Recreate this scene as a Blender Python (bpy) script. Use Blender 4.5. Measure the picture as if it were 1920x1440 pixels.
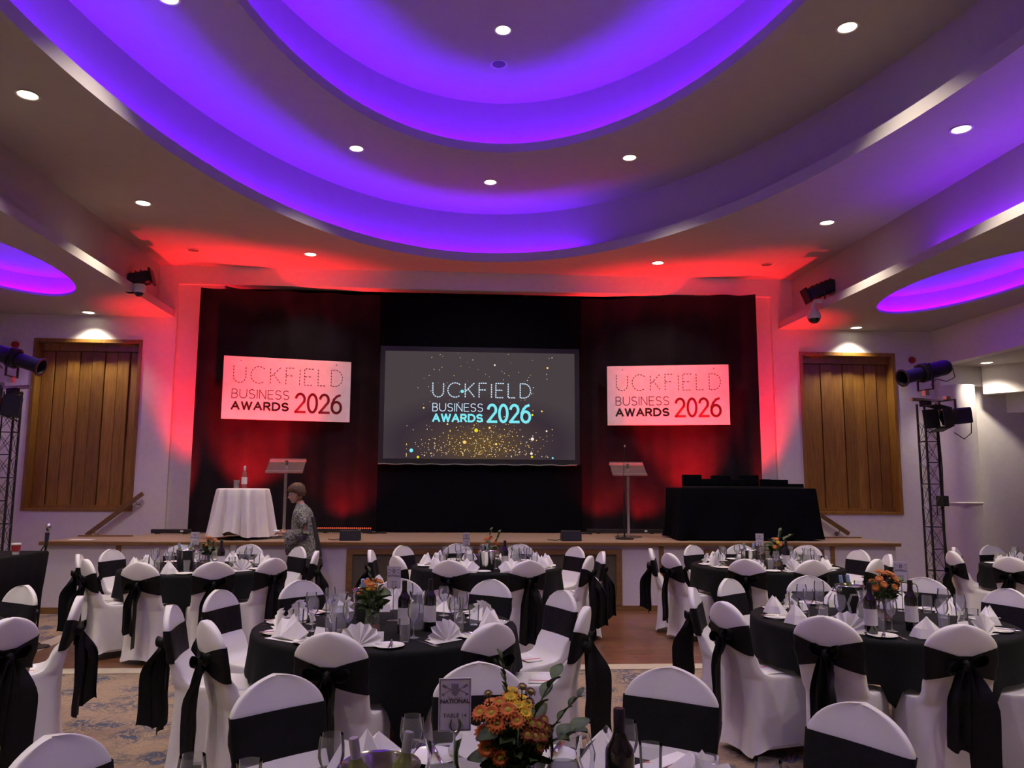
import bpy, bmesh, math, random
from mathutils import Vector, Matrix
from math import sin, cos, pi, radians, sqrt, atan2, hypot

# ---------------------------------------------------------------- clear
for o in list(bpy.data.objects): bpy.data.objects.remove(o, do_unlink=True)
SC = bpy.context.scene
COL = SC.collection
random.seed(7)

# ---------------------------------------------------------------- camera
CAM_H = 1.62
def make_camera():
    p, y, r = 0.12393, 0.06291, 0.00652
    fw = Vector((sin(y)*cos(p), cos(y)*cos(p), sin(p)))
    rt = Vector((cos(y), -sin(y), 0)); up = rt.cross(fw)
    rt2 = rt*cos(r) + up*sin(r); up2 = up*cos(r) - rt*sin(r)
    cd = bpy.data.cameras.new('camera'); co = bpy.data.objects.new('camera', cd); COL.objects.link(co)
    m = Matrix((rt2, up2, -fw)).transposed().to_4x4(); m.translation = Vector((0, 0, CAM_H))
    co.matrix_world = m
    cd.sensor_fit = 'HORIZONTAL'; cd.sensor_width = 36.0
    cd.lens = 36.0*1443.8/1920
    cd.shift_x = (960-930.8)/1920; cd.shift_y = (729.7-720)/1920
    cd.clip_start = 0.05; cd.clip_end = 100
    SC.camera = co
make_camera()

# ---------------------------------------------------------------- world, view
w = bpy.data.worlds.new('world'); SC.world = w; w.use_nodes = True
w.node_tree.nodes['Background'].inputs[0].default_value = (0.02, 0.018, 0.02, 1)
w.node_tree.nodes['Background'].inputs[1].default_value = 0.3
SC.view_settings.view_transform = 'Standard'
SC.view_settings.look = 'None'
SC.view_settings.gamma = 1.0
SC.view_settings.use_curve_mapping = False
SC.view_settings.exposure = 0.0
SC.cycles.transparent_max_bounces = 32

# light levels
DOWN_W = 158.0           # each recessed downlight (spot)
DOWN_COL = (1.0, 0.87, 0.70)
LED_BLUE = (0.115, 0.0, 1.0)
LED_E = 175.0            # emission of cove strip
RED = (1.0, 0.012, 0.02)

XC = 0.55               # axis of the hall
YW = 12.1               # plane of the stage wall
YS = 10.17              # front of the stage
ZS = 0.886              # stage floor
ZC = 5.02               # main ceiling
ZU = 5.86               # ceiling inside the big oval
ZT = 6.64               # ceiling inside the inner oval
ZF = 4.19               # side soffits
YB = -7.0               # rear wall

# ================================================================ helpers
def link(o):
    COL.objects.link(o); return o

def empty(name, loc=(0,0,0), rz=0.0):
    o = bpy.data.objects.new(name, None); o.empty_display_size = 0.1
    o.location = loc; o.rotation_euler = (0, 0, rz); return link(o)

def tag(o, label=None, cat=None, group=None, kind=None):
    if label: o['label'] = label
    if cat: o['category'] = cat
    if group: o['group'] = group
    if kind: o['kind'] = kind
    return o

def thing(name, label, cat, loc=(0,0,0), rz=0.0, group=None):
    return tag(empty(name, loc, rz), label, cat, group)

class MB:
    """collects geometry for one mesh object"""
    def __init__(s): s.v = []; s.f = []
    def add(s, vs, fs, M=None):
        b = len(s.v)
        for p in vs:
            p = Vector(p); s.v.append(tuple(M @ p) if M else tuple(p))
        s.f += [tuple(b+i for i in f) for f in fs]; return s
    def box(s, x0, x1, y0, y1, z0, z1, M=None):
        vs = [(x0,y0,z0),(x1,y0,z0),(x1,y1,z0),(x0,y1,z0),(x0,y0,z1),(x1,y0,z1),(x1,y1,z1),(x0,y1,z1)]
        return s.add(vs, [(0,3,2,1),(4,5,6,7),(0,1,5,4),(1,2,6,5),(2,3,7,6),(3,0,4,7)], M)
    def bev(s, x0, x1, y0, y1, z0, z1, b, M=None):
        """box with chamfered vertical and horizontal edges"""
        vs = []
        for z, i in ((z0, b), (z0+b, 0), (z1-b, 0), (z1, b)):
            X0, X1, Y0, Y1 = x0+i, x1-i, y0+i, y1-i
            c = b
            vs += [(X0+c,Y0,z),(X1-c,Y0,z),(X1,Y0+c,z),(X1,Y1-c,z),(X1-c,Y1,z),(X0+c,Y1,z),(X0,Y1-c,z),(X0,Y0+c,z)]
        fs = [tuple(range(7,-1,-1)), tuple(range(24,32))]
        for k in range(3):
            for i in range(8):
                j = (i+1) % 8; fs.append((k*8+i, k*8+j, k*8+8+j, k*8+8+i))
        return s.add(vs, fs, M)
    def lathe(s, prof, n=24, M=None, cap0=False, cap1=False):
        vs = []; fs = []
        for r, z in prof:
            for i in range(n):
                a = 2*pi*i/n; vs.append((r*cos(a), r*sin(a), z))
        for k in range(len(prof)-1):
            for i in range(n):
                j = (i+1) % n; fs.append((k*n+i, k*n+j, k*n+n+j, k*n+n+i))
        if cap0: fs.append(tuple(range(n-1, -1, -1)))
        if cap1: fs.append(tuple(range((len(prof)-1)*n, len(prof)*n)))
        return s.add(vs, fs, M)
    def cyl(s, p, q, r, n=10, r2=None):
        p, q = Vector(p), Vector(q); r2 = r if r2 is None else r2
        d = (q-p).normalized(); a = d.orthogonal().normalized(); b = d.cross(a)
        vs = [p+(a*cos(2*pi*i/n)+b*sin(2*pi*i/n))*r for i in range(n)] + [q+(a*cos(2*pi*i/n)+b*sin(2*pi*i/n))*r2 for i in range(n)]
        fs = [(i, (i+1) % n, n+(i+1) % n, n+i) for i in range(n)] + [tuple(range(n-1,-1,-1)), tuple(range(n, 2*n))]
        return s.add(vs, fs)
    def tube(s, pts, r, n=6, rr=None):
        """swept tube through points; rr optional radii"""
        P = [Vector(p) for p in pts]; vs = []; fs = []
        d0 = (P[1]-P[0]).normalized(); a = d0.orthogonal().normalized()
        for k, p in enumerate(P):
            d = (P[min(k+1, len(P)-1)]-P[max(k-1, 0)]).normalized()
            a = (a-d*a.dot(d)).normalized(); b = d.cross(a)
            R = rr[k] if rr else r
            vs += [p+(a*cos(2*pi*i/n)+b*sin(2*pi*i/n))*R for i in range(n)]
        for k in range(len(P)-1):
            for i in range(n):
                j = (i+1) % n; fs.append((k*n+i, k*n+j, k*n+n+j, k*n+n+i))
        fs += [tuple(range(n-1,-1,-1)), tuple(range((len(P)-1)*n, len(P)*n))]
        return s.add(vs, fs)
    def loft(s, rings, cap0=True, cap1=True, closed=True):
        n = len(rings[0]); vs = [p for r in rings for p in r]; fs = []
        for k in range(len(rings)-1):
            for i in range(n if closed else n-1):
                j = (i+1) % n; fs.append((k*n+i, k*n+j, k*n+n+j, k*n+n+i))
        if cap0: fs.append(tuple(range(n-1,-1,-1)))
        if cap1: fs.append(tuple(range((len(rings)-1)*n, len(rings)*n)))
        return s.add(vs, fs)
    def grid(s, rows):
        n = len(rows[0]); vs = [p for r in rows for p in r]
        fs = [(k*n+i, k*n+i+1, k*n+n+i+1, k*n+n+i) for k in range(len(rows)-1) for i in range(n-1)]
        return s.add(vs, fs)
    def ball(s, c, rx, ry=None, rz=None, n=12, m=8):
        ry = ry or rx; rz = rz or rx; cx, cy, cz = c
        rings = []
        for k in range(m+1):
            ph = -pi/2+pi*k/m; R = max(cos(ph), 0.02)
            rings.append([(cx+rx*R*cos(2*pi*i/n), cy+ry*R*sin(2*pi*i/n), cz+rz*sin(ph)) for i in range(n)])
        return s.loft(rings)
    def mesh(s, name, mat=None, smooth=40, recalc=True):
        me = bpy.data.meshes.new(name); me.from_pydata(s.v, [], s.f)
        if recalc:
            bm = bmesh.new(); bm.from_mesh(me); bmesh.ops.recalc_face_normals(bm, faces=bm.faces); bm.to_mesh(me); bm.free()
        if smooth:
            me.polygons.foreach_set('use_smooth', [True]*len(me.polygons))
            try: me.set_sharp_from_angle(angle=radians(smooth))
            except Exception: pass
        if mat: me.materials.append(mat)
        me.update(); return me
    def obj(s, name, mat=None, parent=None, loc=(0,0,0), rz=0, smooth=40, recalc=True):
        o = bpy.data.objects.new(name, s.mesh(name, mat, smooth, recalc)); link(o)
        o.location = loc; o.rotation_euler = (0, 0, rz)
        if parent: o.parent = parent
        return o

def mobj(name, me, parent=None, loc=(0,0,0), rz=0, rot=None, scale=None):
    o = bpy.data.objects.new(name, me); link(o); o.location = loc
    o.rotation_euler = rot if rot else (0, 0, rz)
    if scale: o.scale = scale if hasattr(scale, '__len__') else (scale,)*3
    if parent: o.parent = parent
    return o

def dup(root, loc, rz=0.0, label=None, group=None, scale=None):
    r = root.copy(); link(r); r.location = loc; r.rotation_euler = (0, 0, rz)
    if scale: r.scale = (scale,)*3
    if label: r['label'] = label
    if group: r['group'] = group
    for ch in list(root.children):
        c = ch.copy(); link(c); c.parent = r
        for g in list(ch.children):
            d = g.copy(); link(d); d.parent = c
    return r

def struct(name, mb, mat, smooth=30, parent=None, recalc=True):
    o = mb.obj(name, mat, parent, smooth=smooth, recalc=recalc)
    if not parent: o['kind'] = 'structure'
    return o

# ================================================================ materials
def mat(name, col=(.8,.8,.8), rough=.6, metal=0.0, spec=.5, sheen=0.0, trans=0.0, alpha=1.0, bump=None, emit=None, emit_s=0.0, coat=0.0):
    m = bpy.data.materials.new(name); m.use_nodes = True
    nt = m.node_tree; b = nt.nodes['Principled BSDF']
    b.inputs['Base Color'].default_value = (*col, 1); b.inputs['Roughness'].default_value = rough
    b.inputs['Metallic'].default_value = metal; b.inputs['Specular IOR Level'].default_value = spec
    b.inputs['Sheen Weight'].default_value = sheen; b.inputs['Transmission Weight'].default_value = trans
    b.inputs['Coat Weight'].default_value = coat
    if emit: b.inputs['Emission Color'].default_value = (*emit, 1); b.inputs['Emission Strength'].default_value = emit_s
    # every surface gets a slight procedural variation of tone
    tc = nt.nodes.new('ShaderNodeTexCoord'); nz = nt.nodes.new('ShaderNodeTexNoise')
    nz.inputs['Scale'].default_value = bump[0] if bump else 9.0; nz.inputs['Detail'].default_value = 4
    nt.links.new(tc.outputs['Object'], nz.inputs['Vector'])
    rp = nt.nodes.new('ShaderNodeValToRGB')
    k = bump[2] if bump and len(bump) > 2 else .05
    rp.color_ramp.elements[0].color = (*[c*(1-k) for c in col], 1); rp.color_ramp.elements[1].color = (*[min(1, c*(1+k)) for c in col], 1)
    rp.color_ramp.elements[0].position = .3; rp.color_ramp.elements[1].position = .7
    nt.links.new(nz.outputs['Fac'], rp.inputs['Fac']); nt.links.new(rp.outputs['Color'], b.inputs['Base Color'])
    if bump:
        bp = nt.nodes.new('ShaderNodeBump'); bp.inputs['Strength'].default_value = bump[1]; bp.inputs['Distance'].default_value = .02
        nt.links.new(nz.outputs['Fac'], bp.inputs['Height']); nt.links.new(bp.outputs['Normal'], b.inputs['Normal'])
    return m

def emission(name, col, s):
    m = bpy.data.materials.new(name); m.use_nodes = True; nt = m.node_tree
    nt.nodes.remove(nt.nodes['Principled BSDF'])
    e = nt.nodes.new('ShaderNodeEmission'); e.inputs[0].default_value = (*col, 1); e.inputs[1].default_value = s
    nt.links.new(e.outputs[0], nt.nodes['Material Output'].inputs[0]); return m

def glassy(name, tint=(.95,.96,.97), ior=1.45, body=0.13, bodycol=(.88,.89,.91)):
    """thin clear glass: transparent sheet with fresnel gloss and a faint body"""
    m = bpy.data.materials.new(name); m.use_nodes = True; nt = m.node_tree
    nt.nodes.remove(nt.nodes['Principled BSDF'])
    tr = nt.nodes.new('ShaderNodeBsdfTransparent'); tr.inputs[0].default_value = (*tint, 1)
    gl = nt.nodes.new('ShaderNodeBsdfGlossy'); gl.inputs['Roughness'].default_value = .04
    df = nt.nodes.new('ShaderNodeBsdfDiffuse'); df.inputs[0].default_value = (*bodycol, 1)
    lw = nt.nodes.new('ShaderNodeLayerWeight'); lw.inputs['Blend'].default_value = .22
    m1 = nt.nodes.new('ShaderNodeMixShader'); m2 = nt.nodes.new('ShaderNodeMixShader')
    m1.inputs[0].default_value = body
    nt.links.new(tr.outputs[0], m1.inputs[1]); nt.links.new(df.outputs[0], m1.inputs[2])
    nt.links.new(lw.outputs['Fresnel'], m2.inputs[0]); gl.inputs[0].default_value = (.95,.95,.97,1)
    nt.links.new(m1.outputs[0], m2.inputs[1]); nt.links.new(gl.outputs[0], m2.inputs[2])
    nt.links.new(m2.outputs[0], nt.nodes['Material Output'].inputs[0]); return m

def wood(name, c1, c2, scale=(1.2,14,14), rough=.45, ring=3.0):
    m = bpy.data.materials.new(name); m.use_nodes = True; nt = m.node_tree; b = nt.nodes['Principled BSDF']
    tc = nt.nodes.new('ShaderNodeTexCoord'); mp = nt.nodes.new('ShaderNodeMapping'); mp.inputs['Scale'].default_value = scale
    nz = nt.nodes.new('ShaderNodeTexNoise'); nz.inputs['Scale'].default_value = ring; nz.inputs['Detail'].default_value = 6; nz.inputs['Distortion'].default_value = .6
    rp = nt.nodes.new('ShaderNodeValToRGB'); rp.color_ramp.elements[0].color = (*c1,1); rp.color_ramp.elements[1].color = (*c2,1)
    rp.color_ramp.elements[0].position = .3; rp.color_ramp.elements[1].position = .7
    oi = nt.nodes.new('ShaderNodeObjectInfo'); ad = nt.nodes.new('ShaderNodeMix'); ad.data_type = 'RGBA'; ad.blend_type = 'MULTIPLY'
    hsv = nt.nodes.new('ShaderNodeMapRange'); hsv.inputs['To Min'].default_value = .72; hsv.inputs['To Max'].default_value = 1.1
    vs = nt.nodes.new('ShaderNodeVectorMath'); vs.operation = 'ADD'
    nt.links.new(oi.outputs['Random'], hsv.inputs['Value'])
    nt.links.new(tc.outputs['Object'], vs.inputs[0]); nt.links.new(oi.outputs['Random'], vs.inputs[1])
    nt.links.new(vs.outputs[0], mp.inputs['Vector']); nt.links.new(mp.outputs[0], nz.inputs['Vector'])
    nt.links.new(nz.outputs['Fac'], rp.inputs['Fac'])
    ad.inputs['Factor'].default_value = 1.0
    nt.links.new(rp.outputs['Color'], ad.inputs[6]); nt.links.new(hsv.outputs[0], ad.inputs[7])
    nt.links.new(ad.outputs[2], b.inputs['Base Color']); b.inputs['Roughness'].default_value = rough
    return m

def parquet_mat():
    m = bpy.data.materials.new('parquet'); m.use_nodes = True; nt = m.node_tree; b = nt.nodes['Principled BSDF']
    tc = nt.nodes.new('ShaderNodeTexCoord'); mp = nt.nodes.new('ShaderNodeMapping')
    br = nt.nodes.new('ShaderNodeTexBrick'); br.offset = .5; br.inputs['Scale'].default_value = 1.0
    br.inputs['Brick Width'].default_value = .45; br.inputs['Row Height'].default_value = .075; br.inputs['Mortar Size'].default_value = .003
    br.inputs['Color1'].default_value = (.17,.062,.034,1); br.inputs['Color2'].default_value = (.24,.10,.055,1); br.inputs['Mortar'].default_value = (.06,.02,.012,1)
    nz = nt.nodes.new('ShaderNodeTexNoise'); nz.inputs['Scale'].default_value = 8; nz.inputs['Detail'].default_value = 6
    mx = nt.nodes.new('ShaderNodeMix'); mx.data_type = 'RGBA'; mx.blend_type = 'MULTIPLY'; mx.inputs['Factor'].default_value = .5
    nt.links.new(tc.outputs['Object'], mp.inputs['Vector']); nt.links.new(mp.outputs[0], br.inputs['Vector']); nt.links.new(mp.outputs[0], nz.inputs['Vector'])
    nt.links.new(br.outputs['Color'], mx.inputs[6]); nt.links.new(nz.outputs['Color'], mx.inputs[7]); nt.links.new(mx.outputs[2], b.inputs['Base Color'])
    b.inputs['Roughness'].default_value = .33; return m

def carpet_mat():
    """beige carpet with scattered blue-grey leafy motifs"""
    m = bpy.data.materials.new('carpet'); m.use_nodes = True; nt = m.node_tree; b = nt.nodes['Principled BSDF']
    N = nt.nodes.new; L = nt.links.new
    tc = N('ShaderNodeTexCoord')
    wn = N('ShaderNodeTexNoise'); wn.inputs['Scale'].default_value = 4.5; wn.inputs['Detail'].default_value = 3
    add = N('ShaderNodeVectorMath'); add.operation = 'MULTIPLY_ADD'; add.inputs[1].default_value = (.34,.34,0)
    L(tc.outputs['Object'], wn.inputs['Vector']); L(wn.outputs['Color'], add.inputs[0]); L(tc.outputs['Object'], add.inputs[2])
    vo = N('ShaderNodeTexVoronoi'); vo.feature = 'SMOOTH_F1'; vo.inputs['Scale'].default_value = 3.6; vo.inputs['Smoothness'].default_value = .3
    L(add.outputs[0], vo.inputs['Vector'])
    ve = N('ShaderNodeTexVoronoi'); ve.feature = 'DISTANCE_TO_EDGE'; ve.inputs['Scale'].default_value = 5.2
    L(add.outputs[0], ve.inputs['Vector'])
    n2 = N('ShaderNodeTexNoise'); n2.inputs['Scale'].default_value = 11; n2.inputs['Detail'].default_value = 4; n2.inputs['Distortion'].default_value = 2.2
    L(add.outputs[0], n2.inputs['Vector'])
    r1 = N('ShaderNodeMapRange'); r1.inputs['From Min'].default_value = .66; r1.inputs['From Max'].default_value = .30; L(vo.outputs['Distance'], r1.inputs['Value'])
    r2 = N('ShaderNodeMapRange'); r2.inputs['From Min'].default_value = .455; r2.inputs['From Max'].default_value = .535; L(n2.outputs['Fac'], r2.inputs['Value'])
    r3 = N('ShaderNodeMapRange'); r3.inputs['From Min'].default_value = .05; r3.inputs['From Max'].default_value = .02; L(ve.outputs['Distance'], r3.inputs['Value'])
    mu = N('ShaderNodeMath'); mu.operation = 'MULTIPLY'; L(r1.outputs[0], mu.inputs[0]); L(r2.outputs[0], mu.inputs[1])
    m3 = N('ShaderNodeMath'); m3.operation = 'MULTIPLY'; L(r3.outputs[0], m3.inputs[0]); m3.inputs[1].default_value = .18
    mm = N('ShaderNodeMath'); mm.operation = 'MAXIMUM'; L(mu.outputs[0], mm.inputs[0]); L(m3.outputs[0], mm.inputs[1])
    rp = N('ShaderNodeValToRGB'); e = rp.color_ramp.elements
    e[0].position = 0; e[0].color = (.30,.215,.15,1); e[1].position = .95; e[1].color = (.075,.085,.13,1); x = e.new(.4); x.color = (.20,.155,.125,1)
    L(mm.outputs[0], rp.inputs['Fac'])
    n3 = N('ShaderNodeTexNoise'); n3.inputs['Scale'].default_value = 60; n3.inputs['Detail'].default_value = 3; L(tc.outputs['Object'], n3.inputs['Vector'])
    mx = N('ShaderNodeMix'); mx.data_type = 'RGBA'; mx.blend_type = 'OVERLAY'; mx.inputs['Factor'].default_value = .45
    L(rp.outputs['Color'], mx.inputs[6]); L(n3.outputs['Fac'], mx.inputs[7]); L(mx.outputs[2], b.inputs['Base Color'])
    bp = N('ShaderNodeBump'); bp.inputs['Strength'].default_value = .4; bp.inputs['Distance'].default_value = .01
    L(n3.outputs['Fac'], bp.inputs['Height']); L(bp.outputs['Normal'], b.inputs['Normal'])
    b.inputs['Roughness'].default_value = .95; b.inputs['Specular IOR Level'].default_value = .1
    return m

def screen_mat():
    """projected picture: dim plum grey with a warm glow low in the middle"""
    m = bpy.data.materials.new('projection'); m.use_nodes = True; nt = m.node_tree; N = nt.nodes.new; L = nt.links.new
    nt.nodes.remove(nt.nodes['Principled BSDF'])
    tc = N('ShaderNodeTexCoord'); mp = N('ShaderNodeMapping'); mp.inputs['Location'].default_value = (-.5,0,-.17); mp.inputs['Scale'].default_value = (1,0,1.25)
    mp.vector_type = 'POINT'
    ln = N('ShaderNodeVectorMath'); ln.operation = 'LENGTH'
    L(tc.outputs['Generated'], mp.inputs['Vector']); L(mp.outputs[0], ln.inputs[0])
    rp = N('ShaderNodeValToRGB'); e = rp.color_ramp.elements
    e[0].position = 0; e[0].color = (.105,.062,.022,1); e[1].position = .62; e[1].color = (.056,.043,.048,1)
    x = e.new(.25); x.color = (.052,.034,.036,1); x = e.new(.42); x.color = (.036,.024,.034,1)
    L(ln.outputs['Value'], rp.inputs['Fac'])
    em = N('ShaderNodeEmission'); L(rp.outputs['Color'], em.inputs[0]); em.inputs[1].default_value = 1.15
    L(em.outputs[0], nt.nodes['Material Output'].inputs[0]); return m

M = dict(
    wall=mat('wall_paint', (.74,.70,.69), .85, bump=(14,.03,.03), spec=.2),
    ceil=mat('ceiling_paint', (.47,.435,.41), .9, bump=(6,.02,.02), spec=.1),
    carpet=carpet_mat(), parquet=parquet_mat(),
    strip=mat('pale_edge_strip', (.45,.38,.29), .6),
    oak=wood('oak', (.22,.10,.016), (.37,.185,.032), (14,14,1.0), .42),
    oak_edge=wood('oak_edge', (.19,.095,.032), (.28,.15,.055), (1.5,14,14), .4),
    boards=wood('stage_boards', (.27,.19,.135), (.36,.265,.19), (1.5,12,12), .5),
    grille=mat('grille_cloth', (.10,.085,.06), .9, bump=(90,.3,.15)),
    stagewhite=mat('stage_front_paint', (.66,.62,.64), .8, bump=(30,.03,.03)),
    spandex=mat('white_spandex', (.76,.745,.765), .55, sheen=.25, bump=(5,.03,.02)),
    sash=mat('black_sash', (.0055,.0055,.0085), .55, bump=(18,.25,.2), spec=.22),
    cloth=mat('black_tablecloth', (.0075,.008,.0095), .8, bump=(220,.3,.2), spec=.12),
    whitecloth=mat('white_tablecloth', (.80,.75,.74), .8, bump=(8,.05,.03)),
    napkin=mat('white_napkin', (.82,.80,.82), .75, bump=(30,.05,.03)),
    china=mat('white_china', (.85,.84,.83), .18),
    steel=mat('stainless_steel', (.62,.61,.6), .18, 1.0, bump=(4,.0,.03)),
    dsteel=mat('dark_steel', (.06,.06,.065), .4, .7),
    black=mat('black_metal', (.012,.012,.015), .5, .2),
    blackp=mat('black_plastic', (.013,.013,.016), .55),
    velvet=mat('black_drape', (.016,.012,.015), .95, bump=(3,.12,.2), spec=.05),
    drape2=mat('black_wool_serge', (.0035,.0035,.006), .95, bump=(60,.2,.2), spec=.05),
    glass=glassy('clear_glass'), water=glassy('water_glass', (.86,.88,.9), body=.28, bodycol=(.66,.68,.72)),
    acrylic=glassy('clear_acrylic', (.92,.92,.93), body=.13, bodycol=(.6,.58,.6)),
    redwine=mat('dark_bottle_glass', (.008,.006,.008), .09, spec=.7, coat=.5),
    greenglass=mat('pale_green_bottle', (.16,.17,.05), .1, spec=.7, trans=.25),
    foil_blue=mat('blue_foil', (.30,.45,.66), .35, .3), foil_grey=mat('grey_foil', (.36,.34,.38), .35, .4), foil_dark=mat('dark_foil', (.02,.014,.018), .4, .2),
    paper=mat('white_paper', (.80,.78,.80), .7), label=mat('wine_label', (.62,.60,.60), .6),
    cardp=mat('table_card', (.66,.60,.70), .6), ink=mat('dark_ink', (.05,.035,.07), .7), inkgrey=mat('grey_ink', (.26,.21,.30), .7),
    boardw=mat('white_board', (.82,.80,.80), .45), ink_grey=mat('board_grey_ink', (.05,.04,.04), .6), ink_black=mat('board_black_ink', (.012,.01,.012), .6), ink_red=mat('board_crimson_ink', (.23,.008,.02), .6),
    ribbon=mat('red_ribbon', (.62,.03,.025), .4),
    leaf=mat('leaf', (.035,.065,.018), .5, bump=(20,.1,.25)), leaf2=mat('pale_leaf', (.065,.115,.035), .5, bump=(20,.1,.2)),
    orange=mat('orange_petal', (.52,.115,.012), .6, bump=(30,.1,.25)), rust=mat('rust_petal', (.26,.055,.018), .6, bump=(40,.1,.3)),
    yellow=mat('yellow_petal', (.72,.42,.01), .6), purple=mat('purple_petal', (.10,.012,.06), .6), disc=mat('flower_disc', (.33,.30,.02), .7), stem=mat('stem', (.06,.10,.03), .6),
    hessian=mat('hessian_band', (.30,.20,.12), .9, bump=(120,.4,.2)),
    alarm=mat('red_plastic', (.35,.008,.012), .35), white_pl=mat('white_plastic', (.62,.60,.58), .4), lens=mat('dark_dome', (.01,.01,.012), .08),
    skin=mat('skin', (.47,.26,.19), .55, bump=(12,.02,.05)), hair=mat('brown_hair', (.095,.045,.022), .55, bump=(45,.6,.4)),
    tunic=None, tunicdark=mat('dark_panel', (.016,.017,.024), .8), trouser=mat('black_trousers', (.009,.009,.013), .8), lips=mat('lips', (.36,.10,.09), .5), shoe=mat('black_shoe', (.01,.01,.01), .4),
    speaker=mat('unlit_lamp', (.13,.12,.12), .6), cup=mat('red_cup', (.42,.03,.04), .5),
    lamp=emission('lamp_glow', (1.0,.93,.70), 7.0),
    led=emission('blue_led', LED_BLUE, LED_E), led2=emission('violet_led', (.19,0,1.0), LED_E*.55), led3=emission('oval_led', (.12,0,1.0), LED_E*1.3),
    ledred=emission('red_led', (1.0,.05,.02), 9.0), screen=screen_mat(),
    tx_white=emission('text_white', (.62,.80,.95), 1.0), tx_cyan=emission('text_cyan', (.20,.78,.86), 1.05), tx_gold=emission('spark_gold', (1.0,.62,.16), 1.1), tx_pale=emission('spark_pale', (.95,.86,.7), 1.0), tx_yellow=emission('spark_yellow', (.85,.72,.02), 1.0),
)
def tunic_mat():
    m = bpy.data.materials.new('grey_flecked_knit'); m.use_nodes = True; nt = m.node_tree; b = nt.nodes['Principled BSDF']
    tc = nt.nodes.new('ShaderNodeTexCoord'); v = nt.nodes.new('ShaderNodeTexNoise'); v.inputs['Scale'].default_value = 42; v.inputs['Detail'].default_value = 5
    rp = nt.nodes.new('ShaderNodeValToRGB'); e = rp.color_ramp.elements
    e[0].position = .36; e[0].color = (.035,.036,.033,1); e[1].position = .66; e[1].color = (.33,.33,.28,1)
    nt.links.new(tc.outputs['Object'], v.inputs['Vector']); nt.links.new(v.outputs['Fac'], rp.inputs['Fac']); nt.links.new(rp.outputs['Color'], b.inputs['Base Color'])
    b.inputs['Roughness'].default_value = .85; return m
M['tunic'] = tunic_mat()

# ================================================================ room shell
def ell(cx, cy, a, b, n=128, t0=0, t1=2*pi):
    return [(cx+a*cos(t0+(t1-t0)*i/n), cy+b*sin(t0+(t1-t0)*i/n)) for i in range(n + (0 if abs(t1-t0-2*pi) < 1e-6 else 1))]

def plate_with_oval(mb, cx, cy, a, b, x0, x1, y0, y1, z):
    """flat plate x0..x1,y0..y1 with an oval hole"""
    angs = [2*pi*i/128 for i in range(128)]
    for X, Y in ((x0,y0),(x1,y0),(x1,y1),(x0,y1)):
        # parametric angle of the ray to the corner on the ellipse
        angs.append(atan2((Y-cy)/b, (X-cx)/a) % (2*pi))
    angs = sorted(set(round(t, 7) for t in angs)); inn = []; out = []
    for t in angs:
        dx, dy = a*cos(t), b*sin(t); inn.append((cx+dx, cy+dy, z)); k = 1e9
        if dx > 1e-9: k = min(k, (x1-cx)/dx)
        if dx < -1e-9: k = min(k, (x0-cx)/dx)
        if dy > 1e-9: k = min(k, (y1-cy)/dy)
        if dy < -1e-9: k = min(k, (y0-cy)/dy)
        out.append((cx+dx*k, cy+dy*k, z))
    n = len(angs)
    mb.add(inn+out, [(i, (i+1) % n, n+(i+1) % n, n+i) for i in range(n)])

def oval_band(mb, cx, cy, prof, n=128):
    """prof: list of (a, b, z); lofts ellipses"""
    vs = []; fs = []
    for a, b, z in prof: vs += [(x, y, z) for x, y in ell(cx, cy, a, b, n)]
    for k in range(len(prof)-1):
        for i in range(n): j = (i+1) % n; fs.append((k*n+i, k*n+j, k*n+n+j, k*n+n+i))
    mb.add(vs, fs)

# --- floor
f = MB(); f.box(-9, 13, YB, 14.5, -.1, 0); struct('floor', f, M['carpet'])
f = MB(); f.box(-3.9, 5.05, 7.19, YS, 0.0, .006); struct('floor_parquet', f, M['parquet'])
f = MB(); f.box(-4.08, 5.23, 7.0, 7.19, 0, .008); f.box(-4.08, -3.9, 7.19, YS-.2, 0, .008); f.box(5.05, 5.23, 7.19, YS-.2, 0, .008); struct('trim_1', f, M['strip'])

# --- ceilings
OA, OB, OY = 3.85, 6.55, 4.93      # outer oval
IA, IB, IY = 2.62, 4.45, 4.97      # inner oval
f = MB(); plate_with_oval(f, XC, OY, OA, OB, XC-5.10, XC+5.10, YB, YW, ZC); struct('ceiling', f, M['ceil'], recalc=False)
lip, tr = .14, .23
f = MB(); oval_band(f, XC, OY, [(OA,OB,ZC), (OA,OB,ZC+lip), (OA+.03,OB+.03,ZC+lip), (OA+.03,OB+.03,ZC+.03), (OA+tr,OB+tr,ZC+.03), (OA+tr,OB+tr,ZU)])
struct('ceiling_oval_rim', f, M['ceil'], smooth=35, recalc=False)
f = MB(); 
n = 128; e1 = ell(XC, IY, IA, IB, n); e2 = ell(XC, OY, OA+tr+.02, OB+tr+.02, n)
f.add([(x,y,ZU) for x,y in e1]+[(x,y,ZU) for x,y in e2], [(i,(i+1)%n,n+(i+1)%n,n+i) for i in range(n)]); struct('ceiling_upper', f, M['ceil'], recalc=False)
f = MB(); oval_band(f, XC, IY, [(IA,IB,ZU), (IA,IB,ZU+.12), (IA+.03,IB+.03,ZU+.12), (IA+.03,IB+.03,ZU+.03), (IA+tr,IB+tr,ZU+.03), (IA+tr,IB+tr,ZT)])
struct('ceiling_inner_rim', f, M['ceil'], smooth=35, recalc=False)
f = MB(); f.add([(x,y,ZT) for x,y in ell(XC, IY, IA+tr+.02, IB+tr+.02, n)], [tuple(range(n))]); struct('ceiling_top', f, M['ceil'], recalc=False)

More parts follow.
